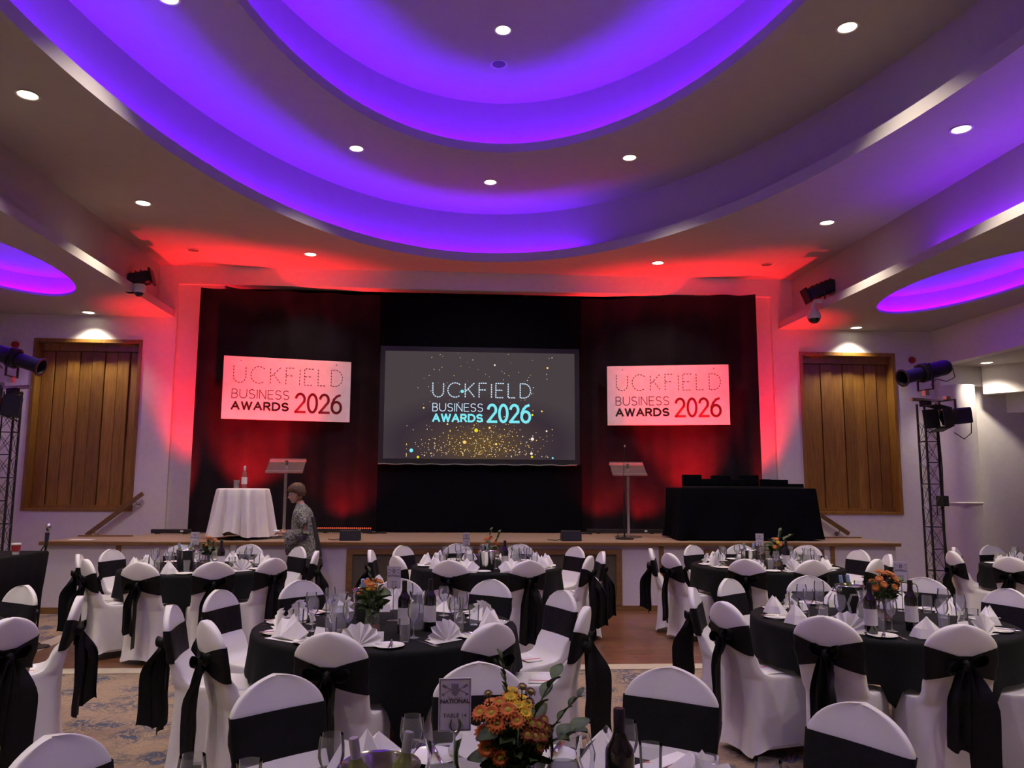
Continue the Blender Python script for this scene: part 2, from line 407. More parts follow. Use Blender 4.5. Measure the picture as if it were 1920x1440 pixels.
# --- side bulkheads with soffit ovals
SO = dict(cx=6.05, cy=9.2, a=.74, b=1.65)
for s, nm in ((-1, 'left'), (1, 'right')):
    xi, xo = XC+s*4.84, XC+s*7.42
    f = MB(); plate_with_oval(f, XC+s*SO['cx'], SO['cy'], SO['a'], SO['b'], min(xi,xo), max(xi,xo), YB, YW, ZF)
    struct('ceiling_soffit_'+nm, f, M['ceil'], recalc=False)
    f = MB()
    a, b = min(xi, xi+s*.03), max(xi, xi+s*.03); f.box(a, b, YB, YW, ZF+.001, ZF+.115)
    a, b = min(xi+s*.03, xi+s*.26), max(xi+s*.03, xi+s*.26); f.box(a, b, YB, YW, ZF+.01, ZF+.03)
    a, b = min(xi+s*.26, xi+s*.30), max(xi+s*.26, xi+s*.30); f.box(a, b, YB, YW, ZF+.01, ZC)
    struct('ceiling_bulkhead_'+nm, f, M['ceil'])
    f = MB(); A, B = SO['a'], SO['b']
    oval_band(f, XC+s*SO['cx'], SO['cy'], [(A,B,ZF), (A,B,ZF+.035), (A+.02,B+.02,ZF+.035), (A+.02,B+.02,ZF+.01), (A+.16,B+.16,ZF+.01), (A+.16,B+.16,ZF+.30)], 96)
    f.add([(x,y,ZF+.30) for x,y in ell(XC+s*SO['cx'], SO['cy'], A+.17, B+.17, 96)], [tuple(range(96))])
    struct('ceiling_side_oval_'+nm, f, M['ceil'], recalc=False)

# --- LED strips in the coves
def led_strip(pts, r, m, label):
    f = MB(); f.tube(pts, r, 5); o = f.obj('led_strip', m); tag(o, label, 'light strip'); return o
pts = [(x, y, ZC+.055) for x, y in ell(XC, OY, OA+.12, OB+.12, 110, radians(69), radians(291))]
led_strip(pts, .009, M['led'], 'blue light strip hidden in the cove of the large ceiling oval')
pts = [(x, y, ZU+.05) for x, y in ell(XC, IY, IA+.12, IB+.12, 96, radians(-89.9), radians(269.9))]
led_strip(pts, .009, M['led'], 'blue light strip hidden in the cove of the inner ceiling oval')
for s, nm in ((-1, 'left'), (1, 'right')):
    pts = [(x, y, ZF+.022) for x, y in ell(XC+s*SO['cx'], SO['cy'], SO['a']+.09, SO['b']+.09, 72, radians(-89.9), radians(269.9))]
    led_strip(pts, .006, M['led3'], 'violet light strip in the small soffit oval over the '+('sound desk' if s < 0 else 'trophy')+' side')
pts = [(XC+5.0, 8.35-i*1.2, ZF+.06) for i in range(12)]
led_strip(pts, .008, M['led2'], 'violet light strip on the bulkhead ledge above the carpet')

# --- stage wall with two shuttered openings and the proscenium
WINS = [(-6.37,-4.74), (5.72,7.34)]; WZ0, WZ1 = 1.19, 3.82
OPX = (-3.55, 4.65)                                   # opening behind the drapes
f = MB()
Y0, Y1 = YW, YW+.25
for X0, X1, (wx0, wx1) in ((-6.85,-4.25,WINS[0]), (5.29,9.6,WINS[1])):
    f.box(X0, wx0, Y0, Y1, 0, ZC); f.box(wx1, X1, Y0, Y1, 0, ZC)
    f.box(wx0, wx1, Y0, Y1, 0, WZ0); f.box(wx0, wx1, Y0, Y1, WZ1, ZC)
struct('wall_back', f, M['wall'])
f = MB(); f.box(-4.25, OPX[0], YW+.06, Y1, 0, ZC); f.box(OPX[1], 5.29, YW+.06, Y1, 0, ZC); struct('wall_proscenium', f, M['wall'])
f = MB(); f.box(-4.25, 5.29, YW, Y1, 4.73, ZC); struct('trim_2', f, M['wall'])
f = MB(); f.box(-4.4, 5.4, 14.0, 14.2, 0, ZC+.6); f.box(-4.4, -4.3, Y1, 14, 0, ZC+.6); f.box(5.3, 5.4, Y1, 14, 0, ZC+.6); f.box(-4.4, 5.4, Y1, 14.2, ZC+.5, ZC+.6); struct('wall_stage_rear', f, M['drape2'])
# lighting bar frame behind the beam
f = thing('lighting_bar', 'black slotted lighting bar behind the proscenium beam', 'bar', (0,0,0))
MB().box(-1.9, 2.9, 12.52, 12.56, 4.66, 4.70).obj('rail', M['dsteel'], f)
MB().box(-1.9, 2.9, 12.52, 12.56, 4.80, 4.84).obj('rail', M['dsteel'], f)
for i in range(7):
    x = -1.85+i*.78; MB().box(x-.03, x+.03, 12.5, 12.58, 4.62, 5.3).obj('hanger', M['dsteel'], f)
# side and rear walls
f = MB(); f.box(-7.05, -6.85, YB, YW+.25, 0, ZC); struct('wall_left', f, M['wall'])
f = MB(); f.box(-9, 13, YB-.2, YB, 0, ZC); struct('wall_rear', f, M['wall'])
f = MB(); f.box(7.97, 8.15, YB, YW, 3.6, ZF+.05); struct('wall_right_beam', f, M['wall'])
f = MB(); f.box(8.15, 12.2, YB, YW+.25, 3.6, 3.7); struct('ceiling_aisle', f, M['ceil'])
f = MB(); f.box(12.0, 12.2, YB, YW+.25, 0, 3.6); f.box(9.6, 12.2, YW, YW+.25, 0, 3.6); struct('wall_right', f, M['wall'])
f = MB(); f.box(8.02, 8.82, 11.98, YW, 3.28, 3.6)
Mr = Matrix.Translation((8.82, 12.02, 0)) @ Matrix.Rotation(radians(-50), 4, 'Z'); f.box(0, 3.4, -.18, 0, 3.14, 3.6, Mr); f.box(0, 3.4, .35, .5, 2.86, 3.6, Mr)
struct('trim_3', f, M['wall'])
f = MB(); f.lathe([(.28,0),(.28,3.28)], 40, Matrix.Translation((8.30, 12.05, 0))); struct('wall_column', f, M['wall'])
f = MB(); f.tube([(8.30-.29*cos(t)*1.0, 12.05-.29*sin(t), 1.385) for t in [pi*i/16 for i in range(17)]], .012, 6); struct('trim_4', f, M['wall'])

# --- shuttered window openings
def window(idx, x0, x1, label):
    r = tag(empty('window_%d' % idx), label, None, None, 'structure')
    fr = MB(); d0, d1 = YW-.012, YW+.2; t = .055
    fr.box(x0, x0+t, d0, d1, WZ0, WZ1); fr.box(x1-t, x1, d0, d1, WZ0, WZ1); fr.box(x0+t, x1-t, d0, d1, WZ1-t, WZ1); fr.box(x0+t, x1-t, d0, d1, WZ0, WZ0+t*.7)
    fr.obj('window_frame', M['oak'], r)
    MB().box(x0+t, x1-t, YW+.235, YW+.25, WZ0, WZ1).obj('backing', M['oak'], r)
    MB().box(x0+t, x1-t, YW+.13, YW+.2, WZ1-t-.11, WZ1-t).obj('head_rail', M['oak'], r)
    MB().box(x0+t, x1-t, YW+.13, YW+.2, WZ0+t*.7, WZ0+t*.7+.05).obj('bottom_rail', M['oak'], r)
    n = 8; wdt = (x1-x0-2*t)/n
    me = None
    for i in range(n):
        xa = x0+t+i*wdt
        b = MB(); b.bev(-wdt/2+.004, wdt/2-.004, -.014, .014, 0, WZ1-WZ0-2*t-.11, .004)
        if me is None: me = b.mesh('shutter_board', M['oak'])
        o = mobj('shutter_board', me, r, (xa+wdt/2, YW+.19+(.012 if i % 2 else -.008), WZ0+t*.7+.01))
        o.rotation_euler = (0, 0, radians(random.uniform(-5, 5)))
window(1, *WINS[0], 'oak framed opening with tall wooden shutter boards on desk side')
window(2, *WINS[1], 'oak framed opening with tall wooden shutter boards on trophy side')

# ================================================================ stage
r = tag(empty('floor_stage'), 'low white fronted stage with oak lip and framed grilles', None, None, 'structure')
SX0, SX1 = -5.02, 6.03
b = MB(); b.box(-4.3, 5.4, YS+.02, 14.0, ZS-.06, ZS); b.box(SX0, -4.3, YS+.02, YS+.85, ZS-.06, ZS); b.box(5.4, SX1, YS+.02, YS+.85, ZS-.06, ZS); b.obj('stage_floor', M['boards'], r)
MB().bev(SX0-.06, SX1+.06, YS-.045, YS+.02, ZS-.05, ZS, .006).obj('stage_lip', M['oak_edge'], r)
b = MB(); b.box(SX0, SX1, YS, YS+.06, .075, ZS-.05); b.box(SX0, SX0+.06, YS+.06, YS+.85, .0, ZS-.06); b.box(SX1-.06, SX1, YS+.06, YS+.85, 0, ZS-.06); b.obj('stage_front', M['stagewhite'], r)
MB().box(SX0, SX1, YS-.02, YS, .0, .075).obj('skirting', M['oak_edge'], r)
MB().box(SX0, -4.3, YS+.85, YS+.89, .0, ZS+.02).obj('side_trim', M['oak_edge'], r); MB().box(5.4, SX1, YS+.85, YS+.89, .0, ZS+.02).obj('side_trim', M['oak_edge'], r)
for x in (-4.12, 2.83, 5.15):
    MB().box(x-.03, x+.03, YS-.014, YS+.0, .075, ZS-.05).obj('post', M['oak_edge'], r)
for x0, x1 in ((-1.27, 2.30), (3.40, 5.03)):
    b = MB(); t = .075
    b.box(x0, x1, YS-.022, YS, ZS-.13-t*.4, ZS-.09+.0); b.box(x0, x1, YS-.022, YS, .085, .085+t); b.box(x0, x0+t, YS-.022, YS, .085+t, ZS-.13-t*.4); b.box(x1-t, x1, YS-.022, YS, .085+t, ZS-.13-t*.4)
    p = b.obj('grille_frame', M['oak_edge'], r)
    MB().box(x0+t, x1-t, YS-.010, YS-.002, .085+t, ZS-.13).obj('grille_cloth', M['grille'], r)
# wall steps at each end of the stage
for s, xa in ((-1, -4.3), (1, 5.4)):
    g = thing('stage_steps', 'carpeted steps down from stage by the %s' % ('desk side handrail' if s < 0 else 'trophy side handrail'), 'steps')
    for k in range(4):
        x0 = xa+s*k*.3; x1 = xa+s*(k+1)*.3
        MB().box(min(x0,x1), max(x0,x1), YS+.90, YW-.02, 0, ZS-.177*(k+1)).obj('step', M['boards'], g)
# handrails
def handrail(p, q, label):
    p, q = Vector(p), Vector(q); g = thing('handrail', label, 'handrail')
    d = (q-p).normalized(); up = Vector((0,0,1)); sd = d.cross(up).normalized(); u2 = sd.cross(d)
    b = MB(); w_, h_ = .022, .03
    vs = [c+sd*i*w_+u2*j*h_ for c in (p, q) for i, j in ((-1,-1),(1,-1),(1,1),(-1,1))]
    b.add(vs, [(0,1,2,3),(4,5,6,7),(0,1,5,4),(1,2,6,5),(2,3,7,6),(3,0,4,7)]); b.obj('rail', M['oak_edge'], g)
    for k in (.12, .86):
        c = p.lerp(q, k); b = MB(); b.cyl((c.x, YW, c.z-.10), (c.x, YW-.015, c.z-.10), .035, 14); b.tube([(c.x, YW-.01, c.z-.10), (c.x, YW-.08, c.z-.09), (c.x, c.y, c.z-.02)], .009); b.obj('bracket', M['steel'], g)
handrail((-4.56, YW-.10, 1.46), (-5.34, YW-.10, .84), 'oak handrail on wall at the desk side steps')
handrail((5.30, YW-.10, 1.58), (6.36, YW-.10, .89), 'oak handrail on wall at the trophy side steps')

# --- drapes
def drape(name, label, p0, p1, z0a, z0b, z1, amp, k, m, seed, group=None):
    rnd = random.Random(seed); p0, p1 = Vector(p0), Vector(p1); d = (p1-p0); L = d.length; d.normalize(); nrm = Vector((d.y, -d.x))
    if nrm.y > 0: nrm = -nrm
    n = int(L/.045); rows = []; ph = [rnd.uniform(0, 6.28) for _ in range(6)]
    for j in range(13):
        t = j/12; row = []
        for i in range(n+1):
            u = i/n; s = u*L
            a = amp*(.25+.75*(1-t)**.7)
            off = a*(sin(k*s+ph[0]+.6*sin(1.3*s+ph[1])) + .5*sin(k*2.3*s+ph[2]) + .5*sin(k*.4*s+ph[3]))
            flare = .03*(1-t)
            zt = z0a+(z0b-z0a)*u + .012*sin(9*s+ph[4])
            q = p0+d*s+nrm*(off+flare*sin(3*s))
            row.append((q.x, q.y, z1+(zt-z1)*t))
        rows.append(row)
    b = MB(); b.grid(rows); o = b.obj(name, m, smooth=80, recalc=False); tag(o, label, 'curtain', group); return o
drape('stage_drape', 'black stage drape hung behind the white clear lectern and cloth table', (-3.81, 11.80), (-.95, 12.42), 4.60, 4.68, ZS+.012, .035, 9, M['velvet'], 1)
drape('stage_drape', 'black stage drape hung behind the trophy table and microphone stand', (2.05, 12.42), (4.92, 11.84), 4.68, 4.70, ZS+.012, .035, 9, M['velvet'], 2)
drape('screen_skirt', 'flat black skirt hanging below the projection screen', (-1.08, 12.10), (2.12, 12.10), 1.94, 1.94, ZS+.01, .008, 5, M['drape2'], 3)
drape('screen_header', 'flat black header drape above the projection screen', (-1.10, 12.14), (2.13, 12.14), 4.62, 4.63, 3.70, .006, 4, M['drape2'], 4)
for x0, x1 in ((-1.14, -1.0), (2.02, 2.16)):
    pass
# --- stroke lettering
def arc(cx, cy, rx, ry, a0, a1, n=14): return [(cx+rx*cos(radians(a0+(a1-a0)*i/n)), cy+ry*sin(radians(a0+(a1-a0)*i/n))) for i in range(n+1)]
GL = {
 'U': (.74, [[(0,1),(0,.37)]+arc(.37,.37,.37,.37,180,360)+[(.74,1)]]), 'C': (.9, [arc(.5,.5,.5,.5,48,312,22)]),
 'K': (.66, [[(0,0),(0,1)], [(.62,1),(0,.40)], [(.19,.58),(.66,0)]]), 'F': (.56, [[(0,0),(0,1),(.56,1)], [(0,.53),(.5,.53)]]), 'I': (0, [[(0,0),(0,1)]]),
 'E': (.56, [[(.56,1),(0,1),(0,0),(.56,0)], [(0,.52),(.5,.52)]]), 'L': (.54, [[(0,1),(0,0),(.54,0)]]), 'D': (.72, [[(0,0),(0,1),(.26,1)]+arc(.26,.5,.46,.5,90,-90)+[(0,0)]]),
 'B': (.58, [[(0,0),(0,1),(.32,1)]+arc(.32,.76,.22,.24,90,-90)+[(0,.52)], [(.32,.52)]+arc(.32,.26,.26,.26,90,-90)+[(0,0)]]),
 'S': (.6, [arc(.3,.75,.28,.25,35,270)+arc(.3,.25,.3,.25,90,-145)]), 'N': (.66, [[(0,0),(0,1),(.66,0),(.66,1)]]),
 'A': (.74, [[(0,0),(.37,1),(.74,0)], [(.13,.34),(.61,.34)]]), 'W': (1.0, [[(0,1),(.25,0),(.5,1),(.75,0),(1.0,1)]]),
 'R': (.6, [[(0,0),(0,1),(.32,1)]+arc(.32,.74,.24,.26,90,-90)+[(0,.48)], [(.3,.48),(.6,0)]]), 'T': (.66, [[(0,1),(.66,1)], [(.33,1),(.33,0)]]),
 'O': (.84, [arc(.42,.5,.42,.5,0,360,24)]), '2': (.58, [arc(.28,.71,.27,.29,165,-32)+[(0,0),(.58,0)]]), '0': (.56, [arc(.28,.5,.28,.5,0,360,22)]),
 '6': (.58, [[(.49,1.0),(.30,.93),(.13,.76),(.02,.52),(0,.32)], arc(.29,.31,.29,.31,0,360,22)]), '1': (.3, [[(.0,.82),(.26,1),(.26,0)]]), '4': (.6, [[(.46,0),(.46,1),(0,.28),(.62,.28)]]), ' ': (.3, []),
}
def lettering(text, x0, x1, z0, z1, sw, y, m, parent, dash=None, gap=.26):
    """flat printed strokes in the xz plane at depth y; one part per letter"""
    h = z1-z0; adv = sum(GL[c][0] for c in text)+gap*(len(text)-1); sx = (x1-x0-sw)/adv; sz = h-sw
    x = x0+sw/2
    for ch in text:
        b = MB()
        def seg(p, q, e):
            d = (q-p)
            if d.length < 1e-6: return
            d.normalize(); nn = Vector((-d.y, d.x)); p2, q2 = p-d*e, q+d*e
            c = [p2+nn*sw/2, p2-nn*sw/2, q2-nn*sw/2, q2+nn*sw/2]
            b.add([(v.x, y, v.y) for v in c], [(0,1,2,3)])
        wd, polys = GL[ch]
        for pl in polys:
            P = [Vector((x+px*sx, z0+sw/2+pz*sz)) for px, pz in pl]
            if not dash:
                for i in range(len(P)-1): seg(P[i], P[i+1], sw*.42)
            else:
                on, off = dash; per = on+off; s = 0.0
                tot = sum((P[i+1]-P[i]).length for i in range(len(P)-1)); per = tot/max(1, round(tot/per)); on2 = per*on/(on+off)
                for i in range(len(P)-1):
                    L = (P[i+1]-P[i]).length; t = 0.0
                    while t < L-1e-6:
                        ph = (s+t+per*.01) % per
                        if ph < on2:
                            e = min(L, t+on2-ph); seg(P[i].lerp(P[i+1], t/L), P[i].lerp(P[i+1], e/L), 0); t = e+1e-5
                        else: t += per-ph+1e-5
                    s += L
        o = b.obj('dashed_letter' if dash else 'letter', M[m], parent, smooth=0, recalc=False); tag(o, kind='stuff')
        x += (wd+gap)*sx

# --- side boards
def board(label, cx, cy, rz):
    r = thing('event_board', label, 'sign', (cx, cy, 2.58), rz); w_, h_ = 1.90, .955
    MB().bev(-w_/2, w_/2, 0, .012, 0, h_, .002).obj('panel', M['boardw'], r)
    X = lambda u: -w_/2+u*w_
    Z = lambda v: h_*(1-v)
    y = -.0015
    lettering('UCKFIELD', X(.075), X(.935), Z(.425), Z(.145), .012, y, 'ink_grey', r, (.030, .018), .30)
    lettering('BUSINESS', X(.07), X(.512), Z(.67), Z(.52), .011, y, 'ink_grey', r, None, .25)
    lettering('AWARDS', X(.068), X(.512), Z(.855), Z(.715), .028, y, 'ink_black', r, None, .30)
    lettering('2026', X(.555), X(.935), Z(.875), Z(.545), .037, y, 'ink_red', r, None, .20)
    for u in (.13, .88):
        MB().ball((X(u), -.002, h_-.06), .010, .006, .010, 8, 6).obj('fixing', M['steel'], r)
a1 = atan2(12.22-11.78, 1.84)
board('white awards board on the drape behind the cloth covered cocktail table', -2.46, 11.93, atan2(.44, 1.84))
board('white awards board on the drape above the microphone and trophy tables', 3.48, 11.96, -atan2(.40, 1.86))

# --- projection screen
r = thing('projection_screen', 'black framed projection screen showing the awards title among gold sparks', 'screen', (XC-.045, 12.05, 2.02))
w_, h_ = 3.0, 1.69
MB().box(-w_/2, w_/2, 0, .01, 0, h_).obj('picture', M['screen'], r)
b = MB(); t = .075
b.box(-w_/2-t, w_/2+t, -.01, .03, -t, 0); b.box(-w_/2-t, w_/2+t, -.01, .03, h_, h_+t); b.box(-w_/2-t, -w_/2, -.01, .03, 0, h_); b.box(w_/2, w_/2+t, -.01, .03, 0, h_); b.obj('frame', M['blackp'], r)
b = MB(); b.tube([(-w_/2-t+i*.1, -.015, -t-.012+.006*sin(i*1.7)) for i in range(32)], .011, 5); b.obj('bottom_batten', M['dsteel'], r)
X = lambda u: -w_/2+u*w_
Z = lambda v: h_*(1-v)
lettering('UCKFIELD', X(.248), X(.768), Z(.432), Z(.288), .017, -.004, 'tx_white', r, (.026, .011), .30)
lettering('BUSINESS', X(.25), X(.515), Z(.562), Z(.484), .0115, -.004, 'tx_white', r, None, .25)
lettering('AWARDS', X(.25), X(.515), Z(.66), Z(.582), .028, -.004, 'tx_cyan', r, None, .30)
lettering('2026', X(.535), X(.768), Z(.664), Z(.484), .040, -.004, 'tx_cyan', r, None, .22)
rnd = random.Random(11)
bufs = {'tx_gold': MB(), 'tx_pale': MB(), 'tx_yellow': MB(), 'tx_cyan': MB()}
def spark(k, u, v, rad):
    x, z = X(u), Z(v); bufs[k].add([(x+rad*cos(2*pi*i/8), -.006, z+rad*sin(2*pi*i/8)) for i in range(8)], [tuple(range(8))])
for i in range(430):
    u = min(.88, max(.12, rnd.gauss(.5, .17))); v = 1-abs(rnd.gauss(0, .17))-.02
    if v < .66 and rnd.random() < .7: continue
    spark(rnd.choice(['tx_gold','tx_gold','tx_pale']), u, min(v, .99), rnd.uniform(.003, .0085))
for i in range(60):
    spark(rnd.choice(['tx_pale','tx_gold','tx_pale']), rnd.uniform(.15, .9), rnd.uniform(.01, .5), rnd.uniform(.003, .007))
for k, u, v, rad in (('tx_yellow',.48,.735,.030),('tx_gold',.42,.845,.027),('tx_gold',.585,.86,.018),('tx_yellow',.18,.985,.020),('tx_cyan',.145,.925,.030),('tx_pale',.775,.81,.026),('tx_pale',.77,.945,.021),('tx_yellow',.773,.975,.018),('tx_cyan',.882,.985,.015),('tx_cyan',.405,.372,.028),('tx_pale',.575,.12,.014),('tx_gold',.855,.14,.016),('tx_yellow',.775,.585,.017),('tx_gold',.205,.53,.014),('tx_gold',.825,.55,.014),('tx_pale',.85,.735,.014),('tx_gold',.55,.71,.018),('tx_gold',.33,.68,.014)):
    spark(k, u, v, rad)
for k, b in bufs.items(): tag(b.obj('sparks', M[k], r, smooth=0, recalc=False), kind='stuff')

# ================================================================ lamps in the ceiling
dl_ring = MB().lathe([(.098,0),(.105,-.006),(.088,-.008),(.080,-.002),(.078,.0)], 28).mesh('trim_ring', M['white_pl'])
dl_disc = MB().lathe([(.079,-.003),(.02,-.004)], 28, cap1=True).mesh('lamp', M['lamp'])
def downlight(x, y, z, label, group=None, lit=True, power=1.0, ang=108):
    r = thing('downlight' if lit else 'ceiling_speaker', label, 'downlight' if lit else 'ceiling disc', (x, y, z-.001), 0, group)
    mobj('trim_ring', dl_ring, r)
    if not lit:
        o = MB().lathe([(.079,-.003),(.02,-.004)], 28, cap1=True).obj('grille', M['speaker'], r); return
    mobj('lamp', dl_disc, r)
    ld = bpy.data.lights.new('downlight_beam', 'SPOT'); ld.energy = DOWN_W*power; ld.color = DOWN_COL; ld.spot_size = radians(ang); ld.spot_blend = .6; ld.shadow_soft_size = .06
    lo = bpy.data.objects.new('downlight_beam', ld); link(lo); lo.location = (0, 0, -.03); lo.parent = r
G = 'round recessed lamps in the main ceiling'
for x, y in ((4.30,6.69),(4.31,9.33)):
    for s in (-1, 1): downlight(XC+s*x, y, ZC, 'round recessed lamp lit in the main ceiling beside the large oval', G)
for s in (-1, 1): downlight(XC+s*2.63, 11.3, ZC, 'round recessed lamp lit in the ceiling close to the stage beam', 'recessed lamps by the beam', True, .45)
for s in (-1, 1): downlight(XC+s*4.32, 11.25, ZC, 'dull unlit disc set in the red lit ceiling corner', 'unlit ceiling discs', False)
for y in (4.0, 1.3, -1.4, -4.2):
    for s in (-1, 1): downlight(XC+s*4.30, y, ZC, 'round recessed lamp lit in the main ceiling beside the large oval', G)
G = 'round recessed lamps in the upper ceiling ring'
for x, y in ((0,10.4),(-1.76,9.44),(1.76,9.44),(3.10,6.46),(-3.06,6.48),(-3.2,3.6),(3.2,3.6),(-2.6,.7),(2.6,.7)):
    downlight(XC+x, y, ZU, 'round recessed lamp lit between the two ceiling ovals', G)
downlight(XC, 7.98, ZT, 'round recessed lamp lit in the innermost ceiling oval', 'lamps in the innermost oval')
downlight(XC, 4.6, ZT, 'round recessed lamp lit in the innermost ceiling oval', 'lamps in the innermost oval')
downlight(XC, 8.68, ZT, 'dark disc in the innermost ceiling oval beside a lamp', None, False)
for s, nm in ((-1, 'desk'), (1, 'trophy')): downlight(XC+s*6.03, 11.86, ZF, 'recessed soffit lamp washing the wall above the %s side shutters' % nm, None, True, .55, 110)
for s in (-1, 1):
    for y in (6.2, 3.2, 0.2, -3.0): downlight(XC+s*6.0, y, ZF, 'recessed lamp lit in the lower side soffit', 'recessed lamps in the side soffits', True, .8)
downlight(8.52, 11.55, 3.6, 'recessed lamp in the aisle ceiling beside the white column', None, True, .55, 120)
downlight(9.6, 10.75, 3.6, 'recessed lamp in the aisle ceiling near the angled beam', None, True, .5, 120)

# --- red battens on the stage
def batten(x0, x1, y, label, lit, spots):
    r = thing('led_batten', label, 'stage light', ((x0+x1)/2, y, ZS), 0)
    L = (x1-x0)/2
    MB().bev(-L, L, -.04, .04, .012, .07, .006).obj('housing', M['blackp'], r)
    for s in (-1, 1): MB().box(s*L*.7-.02, s*L*.7+.02, -.05, .05, 0, .014).obj('foot', M['black'], r)
    MB().box(L*.5, L*.5+.04, -.043, -.040, .03, .055).obj('badge', M['paper'], r)
    n = int(L*2/.03)
    if lit:
        me = MB().ball((0,0,0), .008, .008, .006, 6, 4).mesh('diode', M['ledred'])
        for i in range(n): mobj('diode', me, r, (-L+.02+i*.03, 0, .073))
    for (dx, tx, ty, pw, sz) in spots:
        ld = bpy.data.lights.new('red_wash', 'SPOT'); ld.energy = pw; ld.color = RED; ld.spot_size = radians(sz); ld.spot_blend = .9; ld.shadow_soft_size = .10
        lo = bpy.data.objects.new('red_wash', ld); link(lo); lo.location = (dx, 0, .09); lo.parent = r; lo.rotation_euler = (pi+tx, ty, 0)
batten(-4.26, -3.70, 11.62, 'black light batten on the stage by the desk side pillar', False, [(0, -.06, 0, 900, 50)])
batten(-1.95, -1.12, 11.95, 'light batten with a row of lit red diodes on the stage', True, [(0, -.35, 0, 150, 110)])
batten(2.16, 3.36, 11.95, 'unlit long black light batten behind the microphone stand', False, [(-.3, -.35, 0, 120, 110), (.35, -.35, 0, 120, 110)])
batten(-3.25, -2.55, 11.30, 'added light batten out of sight behind the white cloth table', False, [(0, -.40, 0, 1900, 64)])  # extra unseen lamp, added to redden the awards board above it
batten(3.45, 4.25, 11.42, 'added light batten out of sight behind the trophy table cloth', False, [(-.1, -.40, 0, 1900, 64)])  # its added counterpart, unseen, reddening the other awards board
batten(4.75, 5.31, 11.66, 'black light batten behind the trophy table by the pillar', False, [(0, -.06, 0, 900, 50)])

# --- stage furniture
def cocktail_table():
    r = thing('cocktail_table', 'round table under a white cloth on the stage', 'table', (-2.75, 10.72, ZS))
    MB().lathe([(.0,.64),(.33,.64),(.33,.655),(0,.655)], 32).obj('tabletop', M['oak_edge'], r)
    b = MB(); b.cyl((0,0,0), (0,0,.64), .03, 12); b.obj('pedestal', M['black'], r)
    b = MB(); b.lathe([(0,.03),(.22,.02),(.22,0),(0,0)], 24); b.obj('base', M['black'], r)
    n = 96; rings = []
    for z, rr, am in ((.668,.005,0),(.668,.30,0),(.664,.335,0),(.645,.346,.004),(.55,.355,.014),(.4,.37,.024),(.25,.385,.032),(.12,.40,.04),(.035,.41,.045)):
        ring = []
        for i in range(n):
            a = 2*pi*i/n; q = rr+am*1.5*(cos(11*a)*.8+.7*cos(17*a+1)); zz = z
            if z < .3: zz = z+.09*max(0, cos(2*(a+1.7)))**6*(1-z/.3)
            ring.append((q*cos(a), q*sin(a), zz))
        rings.append(ring)
    b = MB(); b.loft(rings, True, False); o = b.obj('tablecloth', M['whitecloth'], None, (-2.75, 10.72, ZS), smooth=80); tag(o, 'white cloth draped over the round table on the stage', 'tablecloth')
cocktail_table()

def lathe_me(name, prof, m, n=20, **k): return MB().lathe(prof, n, **k).mesh(name, m, smooth=50)
# bottle family
BOT_BODY = [(.001,.002),(.034,.0),(.037,.006),(.037,.19),(.034,.205),(.022,.225),(.0145,.245),(.0135,.26)]
def bottle(name, label, glass_m, foil_m, label_m=True, cat='bottle'):
    r = thing(name, label, cat)
    MB().lathe(BOT_BODY, 20).obj('bottle_body', M[glass_m], r, smooth=50)
    MB().lathe([(.0142,.235),(.0148,.238),(.0148,.298),(.013,.302),(.001,.302)], 16).obj('capsule', M[foil_m], r, smooth=40)
    if label_m: MB().lathe([(.0376,.055),(.0376,.15)], 20).obj('paper_label', M['label'], r, smooth=50)
    return r
P_WATER = bottle('water_bottle', 'clear water bottle on the white cloth table on stage', 'acrylic', 'white_pl')
P_WATER.location = (-2.74, 10.70, ZS+.67)
g = thing('tumbler', 'clear tumbler of water on the white cloth table on stage', 'glass', (-2.84, 10.70, ZS+.67)); MB().lathe([(.001,.003),(.04,0),(.045,.11),(.042,.11),(.037,.008)], 20).obj('tumbler_glass', M['acrylic'], g, smooth=50)
MB().lathe([(.001,.007),(.036,.008),(.040,.08),(.001,.08)], 20).obj('drink', M['water'], g, smooth=50)

def lectern(label, x, y, w_=.50):
    r = thing('lectern', label, 'lectern', (x, y, ZS))
    b = MB(); b.bev(-.02, .02, -.02, .02, .012, 1.06, .004); b.obj('post', M['steel'], r)
    b = MB(); b.lathe([(.001,.0),(.2,.0),(.2,.010),(.18,.016),(.001,.016)], 28); b.obj('base', M['acrylic'], r)
    Mx = Matrix.Translation((0, -.02, .97)) @ Matrix.Rotation(radians(38), 4, 'X')
    MB().box(-w_/2, w_/2, -.16, .16, 0, .012, Mx).obj('desk', M['acrylic'], r)
    MB().box(-w_/2, w_/2, -.16, -.148, .012, .045, Mx).obj('ledge', M['acrylic'], r)
    MB().box(-w_/2, w_/2, .15, .16, -.03, .02, Mx).obj('top_edge', M['acrylic'], r)
    return r
lectern('clear acrylic lectern with steel post beside the white cloth table', -2.22, 10.88)
lectern('clear acrylic lectern with steel post behind the microphone stand', 2.62, 11.12)
r = thing('microphone_stand', 'black microphone stand with round base beside a lectern', 'microphone stand', (2.47, 10.72, ZS))
MB().lathe([(.001,0),(.125,0),(.125,.015),(.03,.03),(.001,.03)], 28).obj('base', M['black'], r)
MB().cyl((0,0,.02), (0,0,.62), .012, 10).obj('lower_tube', M['black'], r)
MB().cyl((0,0,.55), (0,0,.85), .009, 8).obj('upper_tube', M['dsteel'], r); MB().cyl((0,0,.56), (0,0,.64), .018, 10).obj('clutch', M['black'], r)
MB().tube([(0,0,.85),(.005,.01,1.0),(.015,.02,1.15),(.02,.0,1.27)], .004, 6).obj('gooseneck', M['dsteel'], r)
MB().ball((.02,-.005,1.29), .014, .014, .02, 10, 6).obj('capsule', M['steel'], r)
